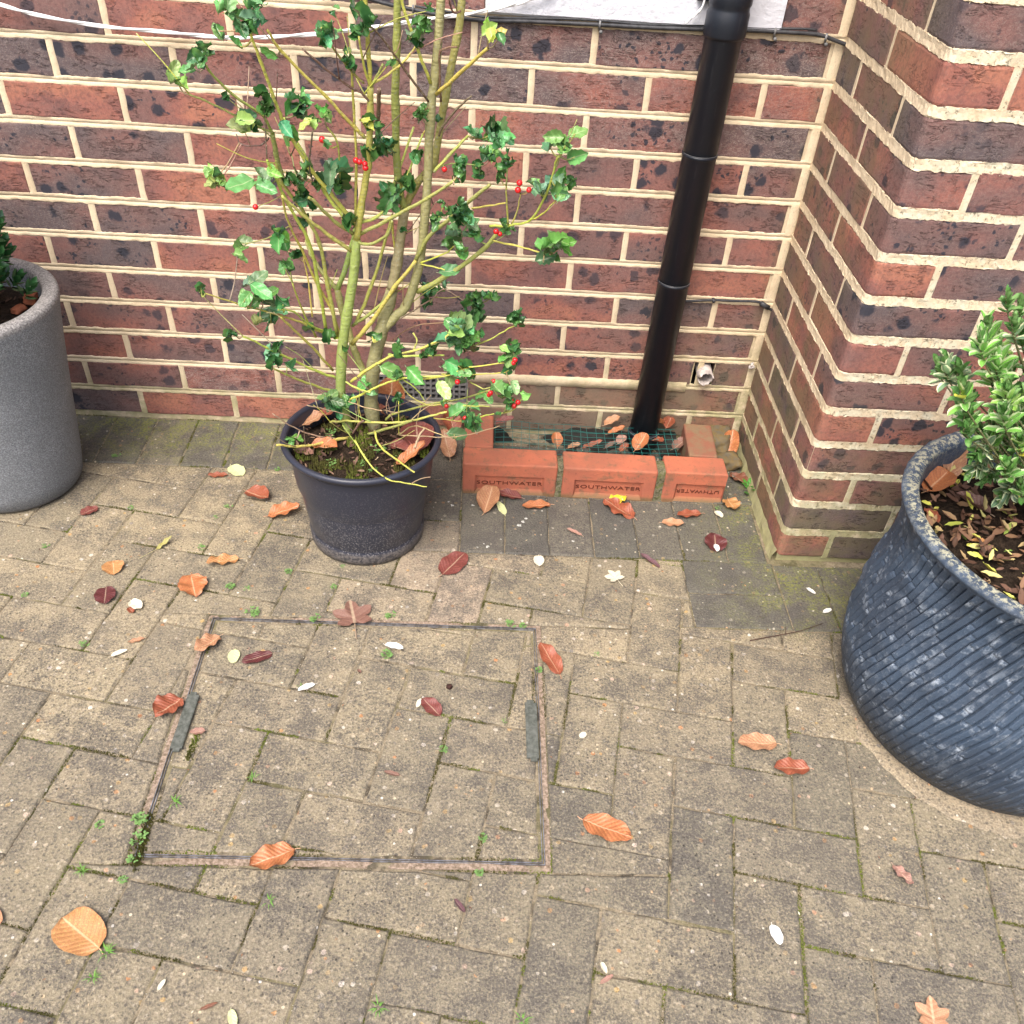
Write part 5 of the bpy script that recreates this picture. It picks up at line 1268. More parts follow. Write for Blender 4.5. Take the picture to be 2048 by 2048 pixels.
# dark clipped evergreen in the grey pot
box_sh = tag(empty('evergreen_shrub', (GX, GY, .386)), 'dense dark green evergreen shrub in the tall grey pot at the left edge', 'shrub')
mb = MB(); r5 = random.Random(4); blade = [(0,0,0),(.35,.26,.05),(.7,.22,.08),(1,0,.0),(.7,-.22,.08),(.35,-.26,.05),(.5,0,-.03)]
bf = [(0,6,1),(1,6,2),(2,6,3),(3,6,4),(4,6,5),(5,6,0)]; tw = MB()
for s in range(190):
    a = r5.uniform(0, 2*PI); h = r5.uniform(0, 1)**.8; rr0 = .118 * math.sqrt(r5.random()) * (1 - .35*h) + .02
    c = Vector((GX + rr0*math.cos(a), GY + rr0*math.sin(a), .425 + .26*h)); d = Vector((math.cos(a)*.7, math.sin(a)*.7, .8)).normalized()
    if s % 3 == 0: tw.tube([Vector((GX + rr0*.3*math.cos(a), GY + rr0*.3*math.sin(a), .385)), c.lerp(Vector((GX, GY, .42)), .4), c], [.003, .002, .0012], 5)
    sd_ = d.orthogonal().normalized(); s2 = d.cross(sd_)
    for q in range(12):
        t = q/12; an = q*2.4; rad = sd_*math.cos(an) + s2*math.sin(an); dr = (rad*(1.1-t*.6) + d*(.3+t)).normalized(); nn = (d - dr*d.dot(dr)).normalized(); y_ = nn.cross(dr); L = .027*r5.uniform(.7, 1.15)
        p = c + d*.03*(t-.5); mb.add([p + (dr*u + y_*v*.95 + nn*(w + .12*u*u))*L for u, v, w in blade], bf)
g = G('dark_evergreen', .25, .5); n = g.noise(g.pos(), 45, 2); M['dkev'] = g.fin(g.mix(g.step(n, .35, .65), (.018, .070, .020), (.050, .15, .045)))
tag(link('foliage', mb.mesh('foliage', M['dkev'], True), box_sh), kind='stuff'); link('stem', tw.mesh('stem', M['bark'], True), box_sh, color=(.10, .08, .05, 1))
# ---------------------------------------------------------------- fallen leaves (base px, tip px, width, colour, shape, curl, label)
C = {'rust': (.30, .088, .045), 'orange': (.44, .165, .065), 'tan': (.46, .24, .13), 'gold': (.47, .235, .09), 'red': (.19, .055, .045), 'maroon': (.115, .03, .03), 'brown': (.21, .085, .05), 'cream': (.66, .61, .46), 'white': (.74, .73, .68), 'pgreen': (.55, .58, .30), 'olive': (.36, .33, .10), 'yellow': (.72, .62, .04), 'purple': (.12, .05, .06), 'pink': (.38, .21, .16), 'mbrown': (.22, .115, .085)}
def lshape(W, curl, cup, wave, serr, seed, mat, stalk=.12, twist=0, base=.5, tip=.9): return leaf_mesh('fallen_leaf', 1, W, curl, cup, wave, serr, 9, twist, base, 16, 8, seed, mat, stalk, 0, tip)
fl_n = [0]
def fallen(b, t, W, c, curl=.15, cup=.18, wave=.05, serr=.06, z=.002, label='', mat='autumn', roll=0.0, name='fallen_leaf', group='fallen leaves on the paving', stalk=.12, cat='leaf', lift=.0, base=.5, tip=.9, pz_=0.0):
    fl_n[0] += 1; A = gnd(*b, pz_); B = gnd(*t, pz_); d = B - A; L = d.length; d.normalize()
    me = lshape(W, curl, cup, wave, serr, fl_n[0]*1.7, M[mat], stalk, 0, base, tip); me.name = name
    zs = min(v.co.z for v in me.vertices)
    q = Matrix.Rotation(math.atan2(d.y, d.x), 4, 'Z') @ Matrix.Rotation(-lift, 4, 'Y') @ Matrix.Rotation(roll, 4, 'X')
    cc = C[c] if isinstance(c, str) else c
    m = Matrix.Translation(Vector((A.x, A.y, pz_))) @ q @ Matrix.Scale(L, 4)
    low = min((m @ v.co).z for v in me.vertices if v.co.x > -.01); m = Matrix.Translation(Vector((0, 0, pz_ + z - low - min(.006, .1*L)*.3))) @ m
    o = link(name, me, mtx=m, color=(*cc, 1)); return tag(o, label, cat, group)
def F_(b, t, W, c, curl=.15, cup=.18, wave=.05, serr=.03, **k): return fallen(b, t, W*.88, c, curl*.7, cup*.8, wave*.8, serr*.30, **k)
F_((456,951),(416,955),.50,'rust',.3,label='narrow curled rust leaf above the left pavers, beside a pale green oval leaf')
F_((462,932),(486,954),.75,'pgreen',.1,.1,.03,0,label='pale yellow green oval leaf nearest the black pot on its left', mat='petal')
F_((161,1030),(198,1018),.78,'red',.2,label='dark red brown oval leaf in front of the tall grey pot')
F_((492,984),(540,1006),.72,'rust',.5,.35,label='folded rust brown leaf two pavers left of the black pot')
F_((536,1035),(602,1020),.62,'orange',.4,.3,.07,label='orange brown curled leaf touching the left side of the black pot')
F_((312,1100),(348,1080),.30,'olive',.9,.3,label='thin olive curled leaf lying over a mossy joint left of the cover',stalk=.9)
F_((226,1124),(229,1151),1.15,'gold',.1,label='small round pale orange leaf with a wavy edge, left of the cover')
F_((478,1118),(413,1134),.50,'gold',.5,.3,.07,label='golden orange curled leaf with pointed tip above the cover corner')
F_((382,1152),(392,1196),.95,'orange',.2,.2,.08,.12,label='torn orange leaf with a jagged edge above the cover left corner')
F_((213,1175),(210,1212),.86,'maroon',.2,.1,.05,.08,label='dark maroon leaf beside the cream petal leaf at left')
F_((262,1203),(284,1222),.70,'cream',.3,.2,label='cream petal like leaf with an orange scrap under it', mat='petal')
F_((258,1216),(268,1230),.6,'rust',.4,label='tiny orange scrap under the cream petal leaf at left', cat='leaf scrap')
F_((290,1277),(256,1289),.38,'tan',.4,label='small slim tan leaf above the pale pointed leaf at left')
F_((222,1314),(256,1302),.42,'cream',.2,.3,.02,0,label='cream pointed leaf left of the cover', mat='petal')
F_((440,1274),(392,1312),.62,'tan',.5,.35,.08,label='brown orange leaf lying across the top left edge of the cover')
F_((470,1300),(466,1328),.72,'pgreen',.1,.1,.02,0,label='pale green oval leaf on the cover left of the maroon leaf', mat='petal')
F_((545,1307),(484,1327),.52,'maroon',.2,.12,.03,label='dark maroon veined leaf on the top left of the cover')
F_((630,1369),(596,1384),.42,'white',.3,.3,.02,0,label='white teardrop petal on the upper left of the cover', mat='petal')
F_((362,1398),(312,1440),1.0,'rust',.5,.3,.09,.05,label='large glossy red orange leaf touching the left lifting strip')
F_((411,1462),(379,1472),.62,'pink',.7,.3,label='small curled pinkish leaf right of the left lifting strip')
F_((590,1701),(500,1738),.66,'orange',.25,.22,.07,.03,label='large smooth orange leaf over the front edge of the cover')
F_((770,1290),(807,1300),.46,'white',.2,.3,.02,0,label='white teardrop petal beside green shoots on the cover', mat='petal')
F_((880,1432),(845,1400),.72,'red',.3,.2,.05,label='red brown toothed leaf in the middle of the cover')
F_((834,1416),(842,1399),.5,'cream',.2,label='cream petal tucked under the red brown leaf on the cover', mat='petal')
F_((1120,1350),(1080,1290),.48,'rust',.25,.25,.05,label='pointed bright rust leaf just right of the cover top right corner')
F_((1160,1477),(1171,1466),.8,'cream',.1,.1,.01,0,label='tiny pale yellow seed leaf right of the cover', mat='petal')
F_((1165,1640),(1262,1682),.62,'orange',.3,.2,.05,.05,label='large orange brown leaf with a long stalk right of the cover')
F_((884,1150),(930,1108),.72,'red',.12,.1,.03,label='flat dark red brown leaf in front of the black pot on its right')
F_((1077,1112),(1078,1134),.75,'cream',.1,.15,.02,0,label='small cream teardrop leaf between dark border and cover', mat='petal')
F_((968,1028),(985,984),.70,'tan',.5,.45,.05,.0,label='tan folded leaf standing against the first orange brick')
F_((1010,1030),(996,1006),.45,'pgreen',.2,.1,.02,0,label='small pale green blade beside the tan folded leaf', mat='petal')
F_((1044,997),(995,990),.62,'red',.3,.25,.04,label='purple brown leaf at the foot of the first orange brick')
F_((1101,1010),(1043,1018),.46,'orange',.25,.25,.05,.06,label='orange pointed leaf in front of the first mortar joint')
F_((1268,1036),(1206,1004),.62,'rust',.3,.2,.08,.12,label='large torn rust leaf before the middle orange brick')
F_((1222,1009),(1249,993),.85,'yellow',.3,.2,.08,.08,label='bright yellow leaf on top of the torn rust leaf')
F_((1243,984),(1246,1004),.45,'cream',.3,.3,label='small pale curled leaf leaning on the yellow leaf', mat='petal')
F_((1164,1072),(1133,1060),.32,'pink',.3,.3,.03,0,label='small slim pinkish white leaf in front of the middle brick')
F_((1323,1046),(1368,1050),.56,'tan',.25,.2,.05,.02,label='tan oval leaf lower of the pair before the right brick')
F_((1403,1028),(1352,1036),.44,'rust',.3,.25,.05,.02,label='rust leaf upper of the pair before the right brick')
F_((1454,1000),(1468,1026),.95,'gold',.3,.2,.09,.12,label='golden ragged leaf in the corner beside the right orange brick')
F_((1432,1104),(1428,1072),1.05,'maroon',.2,.15,.06,.10,label='dark maroon angular leaf carrying a white petal near the pier')
F_((1430,1092),(1434,1108),.55,'white',.2,.2,.02,0,z=.006,label='white petal lying on the dark maroon leaf', mat='petal')
F_((1320,1136),(1279,1112),.28,'purple',.4,.4,.03,0,label='slim dark purple leaf on the edge of the grey border')
F_((1430,1023),(1444,1037),.7,'cream',.2,.2,.02,0,label='small cream petal left of the golden ragged leaf', mat='petal')
F_((1463,948),(1492,976),.72,'brown',.5,.3,.08,.08,label='crumpled brown leaf against the foot of the pier')
F_((1450,926),(1458,890),.6,'orange',.4,.4,.06,z=.01,label='orange leaf upright between surround and pier',lift=.5)
F_((1553,1488),(1474,1488),.60,'tan',.2,.2,.05,.03,label='large pale orange leaf left of the blue bowl, upper of two')
F_((1618,1538),(1545,1540),.58,'rust',.3,.25,.06,.04,label='rust red leaf with dark base left of the blue bowl, lower of two')
F_((1613,1177),(1630,1190),.48,'white',.2,.2,.02,0,label='white petal on the mossy border nearer the pier', mat='petal')
F_((1646,1226),(1662,1220),.55,'white',.2,.2,.02,0,label='white petal on the border touching the blue bowl shadow', mat='petal')
F_((1784,1733),(1822,1778),.48,'pink',.5,.3,.09,.12,label='small crumpled pinkish leaf below the blue bowl')
F_((1543,1850),(1560,1892),.62,'white',.2,.2,.03,.02,label='white papery leaf in the lower right of the paving', mat='petal')
F_((200,1898),(126,1838),.90,'gold',.12,.1,.04,.02,label='large round golden leaf with yellow stalk in the lower left',base=.42,tip=.5)
F_((316,1982),(332,1960),.45,'cream',.3,.3,.03,0,label='small cream pointed leaf in the joint at lower left', mat='petal')
F_((462,2020),(470,2060),.50,'pgreen',.2,.2,.03,0,label='pale green pointed leaf cut by the bottom edge', mat='petal')
F_((400,2020),(438,2008),.26,'brown',.4,.3,.03,0,label='narrow brown leaf scrap near the bottom edge')
F_((930,1826),(908,1800),.35,'purple',.4,.3,.02,0,label='tiny folded purple leaf in front of the cover')
F_((800,1552),(768,1546),.35,'mbrown',.3,.3,.02,0,label='faint brown leaf scrap in the middle of the cover')
F_((1202,1925),(1213,1950),.45,'cream',.3,.3,.03,0,label='cream curled leaf above a brown scrap near the bottom edge', mat='petal')
F_((1200,1968),(1226,1952),.35,'pink',.3,.3,.03,0,label='brown scrap below the cream curled leaf near the bottom edge')
F_((-14,1818),(4,1852),.5,'tan',.3,.3,.03,0,label='orange leaf cut off by the left edge low down')
F_((900,922),(884,885),.62,'tan',.4,.3,.08,.06,z=.01,label='orange leaf squeezed between the black pot and the surround, lower one',lift=.4)
F_((910,880),(892,850),.75,'rust',.5,.3,.08,.06,z=.02,label='rust leaf squeezed between the black pot and the surround, upper one',lift=.5)
F_((716,1340),(722,1348),.6,'mbrown',.3,.3,label='tiny dark brown scrap in a joint on the cover', cat='leaf scrap')
# maple leaves
def maple(c, tip, colr, label, seed, lobes=5, z=.003):
    A = gnd(*c); B = gnd(*tip); R = (B - A).length; a0 = math.atan2(B.y-A.y, B.x-A.x); V = [(0, 0, .02)]; UV = [(.5, .5)]; n = 60; F = []
    for ring in (.5, 1.0):
        for k in range(n):
            a = 2*PI*k/n; lob = 0
            for la, ll in ((0, 1), (.95, .82), (-.95, .82), (1.95, .55), (-1.95, .55)):
                dd = (a - la + PI) % (2*PI) - PI; lob = max(lob, ll * max(0, 1 - abs(dd)/.62)**.75)
            r = (.30 + .70*lob + .05*mnoise.noise(Vector((k*.9, seed, 0)))) * ring
            V.append((r*math.cos(a), r*math.sin(a), .05*mnoise.noise(Vector((math.cos(a)*2*ring, math.sin(a)*2*ring, seed))) + .10*ring*ring*abs(math.sin(2.5*a)))); UV.append((.5 + .5*r*math.cos(a)*.9, .5 + .45*r*math.sin(a)))
    for k in range(n): k2 = (k+1) % n; F.append((0, 1+k, 1+k2)); F.append((1+k, 1+n+k, 1+n+k2, 1+k2))
    m0 = len(V)
    for q, x in enumerate((-.2, -.6, -1.0)):
        for k in range(4): V.append((x, .02*math.cos(PI/2*k) + .03*q, .02*math.sin(PI/2*k) + .02)); UV.append((0, .5))
    for q in range(2):
        for k in range(4): k2 = (k+1) % 4; F.append((m0+q*4+k, m0+q*4+k2, m0+(q+1)*4+k2, m0+(q+1)*4+k))
    me = mesh('fallen_leaf', V, F, M['autumn'], True, UV)
    o = link('fallen_leaf', me, mtx=Matrix.Translation(Vector((A.x, A.y, z))) @ Matrix.Rotation(a0, 4, 'Z') @ Matrix.Scale(R, 4), color=(*C[colr], 1)); tag(o, label, 'leaf', 'fallen leaves on the paving')
maple((708,1240),(700,1202),'mbrown','brown lobed maple leaf across the top edge of the cover', 2)
maple((1231,1158),(1216,1142),'cream','tiny pale lobed leaf on the paving before the border', 5)
maple((1865,2040),(1858,1992),'tan','tan lobed maple leaf cut by the bottom edge', 7)
# leaves lying in the pots and in the surround
def inpot(b, t, W, c, z, label, grp, curl=.4, cup=.3, lift=0, roll=0, wave=.07): return fallen(b, t, W*.88, c, curl, cup, wave*.5, .008, .003, label, roll=roll, group=grp, lift=lift, pz_=z)
g1 = 'dead leaves in the holly pot'
inpot((595,856),(650,838),.72,'tan',0.219,'ribbed tan leaf on the compost at the left of the holly pot',g1)
inpot((640,838),(682,816),.6,'rust',0.222,'rust leaf behind the left stem inside the holly pot',g1)
inpot((622,892),(678,908),.72,'orange',0.221,'glossy orange leaf at the front left inside the holly pot',g1)
inpot((590,903),(630,920),.55,'mbrown',0.217,'dull grey brown leaf under the orange one in the holly pot',g1)
inpot((838,906),(832,860),.95,'red',0.221,'round red brown leaf at the right inside the holly pot',g1)
inpot((775,890),(828,918),.60,'red',0.217,'folded red brown leaf beside the round one in the holly pot',g1)
inpot((792,932),(855,905),.40,'orange',0.221,'bright orange folded leaf against the front rim of the holly pot',g1,curl=.8)
inpot((845,868),(876,872),.65,'rust',0.222,'rust leaf tucked under the right rim of the holly pot',g1)
inpot((780,835),(794,792),.85,'orange',.20,'orange leaf standing against the back rim of the holly pot',g1,lift=.9)
inpot((760,822),(776,812),.8,'rust',0.222,'small rust leaf behind the thick stem in the holly pot',g1)
g2_ = 'dead leaves caught in the brick surround'
for i, (b, t, W, c, z, lb) in enumerate([
 ((1208,852),(1240,842),.6,'tan',.06,'tan leaf on the wire left of the downpipe, rearmost'),
 ((1215,870),(1250,862),.4,'orange',.06,'slim orange leaf on the wire left of the downpipe'),
 ((1312,842),(1326,856),.75,'orange',.06,'orange leaf just behind the downpipe on its right'),
 ((1332,858),(1341,842),.85,'rust',.06,'round rust leaf right of the downpipe against the wall'),
 ((1270,902),(1292,882),.8,'orange',.055,'large round orange leaf in front of the downpipe foot'),
 ((1302,882),(1326,900),.7,'rust',.055,'large rust leaf right of the downpipe foot'),
 ((1235,890),(1250,878),.8,'pink',.055,'small pinkish leaf left of the downpipe foot'),
 ((1240,905),(1256,893),.6,'rust',.05,'small rust leaf under the wire by the downpipe foot'),
 ((1345,900),(1372,885),.6,'mbrown',.045,'dark brown crumpled leaf at the right end of the wire'),
 ((1115,896),(1110,876),.75,'orange',.055,'small upright orange leaf at the front edge of the wire'),
 ((1135,898),(1162,895),.6,'tan',.055,'tan leaf behind the second orange brick'),
 ((1165,898),(1205,892),.35,'rust',.05,'narrow rust leaf behind the second orange brick'),
 ((990,850),(1030,846),.6,'red',.06,'dark red leaf on the wire near its left end'),
 ((1210,898),(1232,890),.45,'mbrown',.05,'thin brown leaf left of the pinkish one under the wire')]):
    inpot(b, t, W, c, z, lb, g2_, lift=.25 if i in (4, 5, 9) else .05)
g3 = 'dead leaves in the blue bowl'
inpot((1850,985),(1890,955),.92,'orange',.345,'large orange leaf against the inner left rim of the blue bowl',g3)
inpot((1898,960),(1902,905),.50,'tan',.345,'brown leaf standing on end inside the back of the blue bowl',g3,lift=.15)
inpot((1980,1030),(1900,1000),.42,'mbrown',.345,'large curled grey brown leaf in the middle of the blue bowl',g3,curl=.5,cup=.6)
inpot((1850,1020),(1872,1055),.50,'rust',.340,'rust leaf low against the left rim of the blue bowl',g3)
inpot((1904,915),(1936,906),.42,'pink',.345,'pale pinkish leaf at the back of the blue bowl',g3)
inpot((2010,1040),(2046,1055),.45,'brown',.345,'brown leaf at the right side of the compost in the blue bowl',g3)
# terracotta shards in the grey pot
M['terra'] = mat_simple('terracotta', (.42, .14, .07), .85, .2)
for (p, s, lb) in (((62,598), .020, 'larger orange shard in the tall grey pot'), ((38,620), .013, 'smaller orange shard near the rim of the tall grey pot')):
    a = gnd(*p, .40); stone('clay_shard', (a.x, a.y, .402), (s, s*.55, .006), s*90, lb, M['terra'])
# litter of small leaves on the compost (uncountable)
lm = MB(); rl = random.Random(12); LCm = [leaf_mesh('l', 1, .34, .5, .3, .03, 0, 9, .3, .5, 5, 2, 70 + k, None, 0) for k in range(3)]
def litter(name, cx, cy, r, z0, n, Ls, mat, parent_label, avoid=None):
    mb = MB()
    for k in range(n):
        a = rl.uniform(0, 2*PI); q = r*math.sqrt(rl.random()); x = cx + q*math.cos(a); y = cy + q*math.sin(a)
        me = rl.choice(LCm); L = rl.uniform(*Ls)
        m = Matrix.Translation((x, y, z0 + rl.uniform(.0, .010) + .012*(1-(q/r)**2))) @ Matrix.Rotation(rl.uniform(0, 6.3), 4, 'Z') @ Matrix.Rotation(rl.uniform(-.5, .3), 4, 'Y') @ Matrix.Rotation(rl.uniform(-.5, .5), 4, 'X') @ Matrix.Scale(L, 4)
        mb.add([m @ v.co for v in me.vertices], [tuple(p.vertices) for p in me.polygons])
    return mb
gl = G('mixed_litter', .7, .3); cr_ = gl.n('NewGeometry').outputs['Random Per Island']
M['litter'] = gl.fin(gl.ramp(cr_, [(0, (.045, .025, .015)), (.35, (.11, .055, .035)), (.58, (.20, .11, .06)), (.72, (.40, .30, .14)), (.82, (.55, .52, .18)), (.90, (.50, .50, .08)), (.95, (.12, .20, .04)), (1, (.40, .18, .07))]))
M['litter2'] = None
mb = litter('x', BX, BY, .245, .338, 900, (.012, .036), None, '')
o = tag(link('leaf_litter', mb.mesh('leaf_litter', M['litter'], True)), 'litter of small dry and yellow leaves on the compost of the blue bowl', 'leaf litter', kind='stuff')
gl2 = G('brown_litter', .85, .2); cr2_ = gl2.n('NewGeometry').outputs['Random Per Island']
M['litter2'] = gl2.fin(gl2.ramp(cr2_, [(0, (.03, .018, .012)), (.5, (.09, .05, .035)), (.8, (.17, .10, .07)), (1, (.28, .19, .12))]))
mb = litter('x', HX, HY, .130, .212, 220, (.006, .018), None, '')
tag(link('leaf_litter', mb.mesh('leaf_litter', M['litter2'], True)), 'brown plant debris on the compost of the holly pot', 'leaf litter', kind='stuff')
mb = litter('x', GX, GY, .140, .388, 80, (.008, .02), None, '')
tag(link('leaf_litter', mb.mesh('leaf_litter', M['litter2'], True)), 'brown plant debris on the compost of the grey pot', 'leaf litter', kind='stuff')
mb = MB()
for k in range(420):
    x = rl.uniform(-.15, 2.0); y = -.02 - 1.5*rl.random(); 
    if mnoise.noise(Vector((x*3, y*3, 6))) < -.05 and rl.random() < .7: continue
    me = rl.choice(LCm); L = rl.uniform(.0018, .0065)
    m = Matrix.Translation((x, y, .001)) @ Matrix.Rotation(rl.uniform(0, 6.3), 4, 'Z') @ Matrix.Rotation(rl.uniform(-.3, .2), 4, 'Y') @ Matrix.Scale(L, 4)
    mb.add([m @ v.co for v in me.vertices], [tuple(p.vertices) for p in me.polygons])
gl3 = G('paving_debris', .8, .2); cr3 = gl3.n('NewGeometry').outputs['Random Per Island']
M['debris'] = gl3.fin(gl3.ramp(cr3, [(0, (.03, .02, .015)), (.5, (.12, .06, .04)), (.75, (.30, .15, .08)), (.9, (.50, .42, .28)), (1, (.7, .66, .55))]))
tag(link('debris', mb.mesh('debris', M['debris'], True)), 'tiny dry scraps scattered over the paving', 'debris', kind='stuff')
# ---------------------------------------------------------------- moss, weeds, grit
gm = G('moss', .95, .1); pm = gm.pos(); cm = gm.noise(pm, 9, 3); cm2 = gm.noise(pm, 300, 2)
M['moss'] = gm.fin(gm.mix(gm.step(cm2, .35, .7), gm.mix(gm.step(cm, .42, .62), (.045, .043, .014), (.085, .10, .018)), gm.mix(gm.step(cm, .48, .64), (.11, .105, .03), (.19, .25, .04))))
mm = MB(); rm = random.Random(31)
def tuft(mb, x, y, z, s, h):
    k = 5; V = [(x, y, z + h)]
    for i in range(k): a = 2*PI*i/k + rm.random(); V.append((x + s*math.cos(a)*rm.uniform(.6, 1.2), y + s*math.sin(a)*rm.uniform(.6, 1.2), z))
    mb.add(V, [(0, 1+i, 1+(i+1) % k) for i in range(k)])
for (a, b) in edges:
    L = math.hypot(b[0]-a[0], b[1]-a[1]); n = int(L / .0011)
    for i in range(n):
        t = (i + rm.random()) / n; x = a[0] + (b[0]-a[0])*t; y = a[1] + (b[1]-a[1])*t
        if MX0 + .02 < x < MX1 - .02 and MY0 + .02 < y < MY1 - .02: thr = .27
        else: thr = .17
        v = mnoise.noise(Vector((x*7.5, y*7.5, 9))) + .45*mnoise.noise(Vector((x*28, y*28, 3)))
        v += .22 * max(0, min(1, (-y - .55)/.6)) + (.10 if x > 1.25 and y < -.8 else 0) + (.10 if x < .35 and y < -.35 else 0)
        if y > -.45 and x > .7: v -= .2
        if v > thr + .13:
            wv = .0022 + .0034 * min(1, (v - thr - .13)*2.2)
            tuft(mm, x + rm.uniform(-wv, wv), y + rm.uniform(-wv, wv), -.0045, rm.uniform(.0009, .0020), rm.uniform(.0028, .0056))
for (p, q, wd, nn) in (((300,1625),(268,1745),.008,520),((398,1460),(375,1520),.006,200)):
    A = gnd(*p); B = gnd(*q)
    for i in range(nn): t = rm.random(); x = A.x + (B.x-A.x)*t + rm.gauss(0, wd*.45); y = A.y + (B.y-A.y)*t; tuft(mm, x, y, -.004, rm.uniform(.001, .0024), rm.uniform(.004, .010))
# moss cushions on the holly pot compost
for k in range(3600):
    a = rm.uniform(0, 6.28); q = .135*math.sqrt(rm.random()); x = HX + q*math.cos(a); y = HY + q*math.sin(a)
    if mnoise.noise(Vector((x*22, y*22, 4))) > (.02 if y < HY + .02 else .25): tuft(mm, x, y, .215 + .008*(1 - (q/.135)**2), rm.uniform(.0012, .003), rm.uniform(.006, .014))
tag(link('moss', mm.mesh('moss', M['moss'])), 'moss growing in the paving joints', 'moss', kind='stuff')
# loose grit along the joints
gr = MB()
for (a, b) in edges:
    L = math.hypot(b[0]-a[0], b[1]-a[1])
    for i in range(int(L * 160)):
        t = rm.random(); x = a[0] + (b[0]-a[0])*t + rm.gauss(0, .0012); y = a[1] + (b[1]-a[1])*t + rm.gauss(0, .0012); s = rm.uniform(.0005, .0013)
        gr.add([(x+s, y, -.003), (x-s*.5, y+s*.8, -.003), (x-s*.5, y-s*.8, -.003), (x, y, -.003 + s*1.4)], [(0, 1, 3), (1, 2, 3), (2, 0, 3)])
gg_ = G('grit', .9, .2); rg_ = gg_.n('NewGeometry').outputs['Random Per Island']; M['grit'] = gg_.fin(gg_.ramp(rg_, [(0, (.06, .05, .04)), (.5, (.17, .14, .10)), (.85, (.33, .28, .20)), (1, (.55, .52, .45))]))
tag(link('grit', gr.mesh('grit', M['grit'])), 'loose grit in the paving joints', 'grit', kind='stuff')
# weeds
M['weed'] = mat_simple('weed_green', (.17, .30, .09), .5, .3, (.10, .20, .05), 200)
M['grass'] = mat_simple('grass_green', (.16, .32, .06), .5, .3, (.10, .22, .04), 200)
wm = []
for s in range(4):
    mb = MB(); q = random.Random(60 + s)
    for k in range(9 + 2*s):
        a = q.uniform(0, 6.28); r = q.uniform(.2, .85); h = q.uniform(.25, .9); c = Vector((r*math.cos(a), r*math.sin(a), h)); mb.tube([(0, 0, 0), (c.x*.5, c.y*.5, h*.7), tuple(c)], .035, 4, False)
        for sgn in (-1, 1):
            d = Vector((math.cos(a + sgn*.8), math.sin(a + sgn*.8), .15)); n_ = Vector((-d.y, d.x, 0)); L = q.uniform(.32, .55)
            mb.add([c, c + d*L*.5 + n_*L*.36, c + d*L, c + d*L*.5 - n_*L*.36, c + d*L*.55 + Vector((0, 0, .07))], [(0, 3, 4), (3, 2, 4), (2, 1, 4), (1, 0, 4)])
    wm.append(mb.mesh('weed', M['weed'], True))
gw = []
for s in range(2):
    mb = MB(); q = random.Random(80 + s)
    for k in range(14):
        a = q.uniform(0, 6.28); r = q.uniform(.4, 1.2); n_ = Vector((-math.sin(a), math.cos(a), 0))*.05; t1 = Vector((r*.5*math.cos(a), r*.5*math.sin(a), .55)); t2 = Vector((r*math.cos(a), r*math.sin(a), .5))
        z0 = Vector((0, 0, 0)); mb.add([z0 - n_, z0 + n_, t1 + n_, t1 - n_, t2], [(0, 1, 2, 3), (3, 2, 4)])
    gw.append(mb.mesh('grass_tuft', M['grass']))
def weed(px, py, s, label, kind=0, z=-.004, grp='weeds in the paving joints'):
    p = gnd(px, py, max(z, 0)); nm = 'weed' if kind == 0 else 'grass_tuft'; me = (wm if kind == 0 else gw)[int(px) % (4 if kind == 0 else 2)]
    o = link(nm, me, mtx=Matrix.Translation((p.x, p.y, z)) @ Matrix.Rotation(px*.7, 4, 'Z') @ Matrix.Scale(s, 4)); tag(o, label, 'weed' if kind == 0 else 'grass', grp)
for (px, py, s, lb) in [
 (236,911,.012,'small weed at the edge of the dark border by the grey pot'), (460,1013,.011,'four leaved weed left of the folded rust leaf'), (429,1036,.008,'tiny weed below left of the four leaved weed'),
 (404,1097,.010,'weed right of the thin olive leaf'), (463,1173,.011,'weed right of the torn orange leaf'), (492,1178,.008,'tiny weed between torn orange leaf and cover'),
 (51,1189,.008,'weed sprout at the far left under the grey pot'), (93,1091,.008,'yellowish weed sprout below the grey pot'), (262,1016,.008,'weed sprout right of the dark red oval leaf'),
 (578,1144,.010,'weed left of the foot of the black pot'), (500,1226,.016,'leafy weed on the top edge of the cover, leftmost'), (632,1234,.013,'weed on the top edge of the cover beside the brown maple leaf'),
 (784,1229,.013,'weed in the joint above the cover, right of the brown maple leaf'), (1024,1251,.013,'weed near the top right corner of the cover'), (1046,1252,.010,'weed almost at the top right corner of the cover'),
 (172,1289,.011,'weed in the joint left of the cover, above the cream pointed leaf'), (774,1312,.014,'bright weed under the white teardrop petal'), (667,1174,.008,'tiny weed below the black pot'),
 (283,1640,.014,'weed clump over the mossy joint at the left edge of the cover, upper'), (277,1680,.014,'weed clump over the mossy joint at the left edge of the cover, lower'), (272,1715,.012,'weed at the front left corner of the cover'),
 (202,1650,.010,'weed sprout left of the mossy cover edge'), (885,1498,.009,'tiny weed in a joint near the middle of the cover'), (965,1674,.009,'small weed near the front right of the cover'),
 (1078,1341,.009,'tiny weed right of the cover edge'), (958,1745,.009,'weed just in front of the cover front edge'), (247,1760,.008,'tiny weed below the front left cover corner'),
 (1192,1309,.007,'minute weed right of the pointed rust leaf'), (1437,1018,.008,'pale weed sprout before the right orange brick'), (555,938,.008,'tiny weed by the border left of the black pot'),
 (686,1132,.006,'minute weed touching the front of the black pot')]: weed(px, py, s, lb)
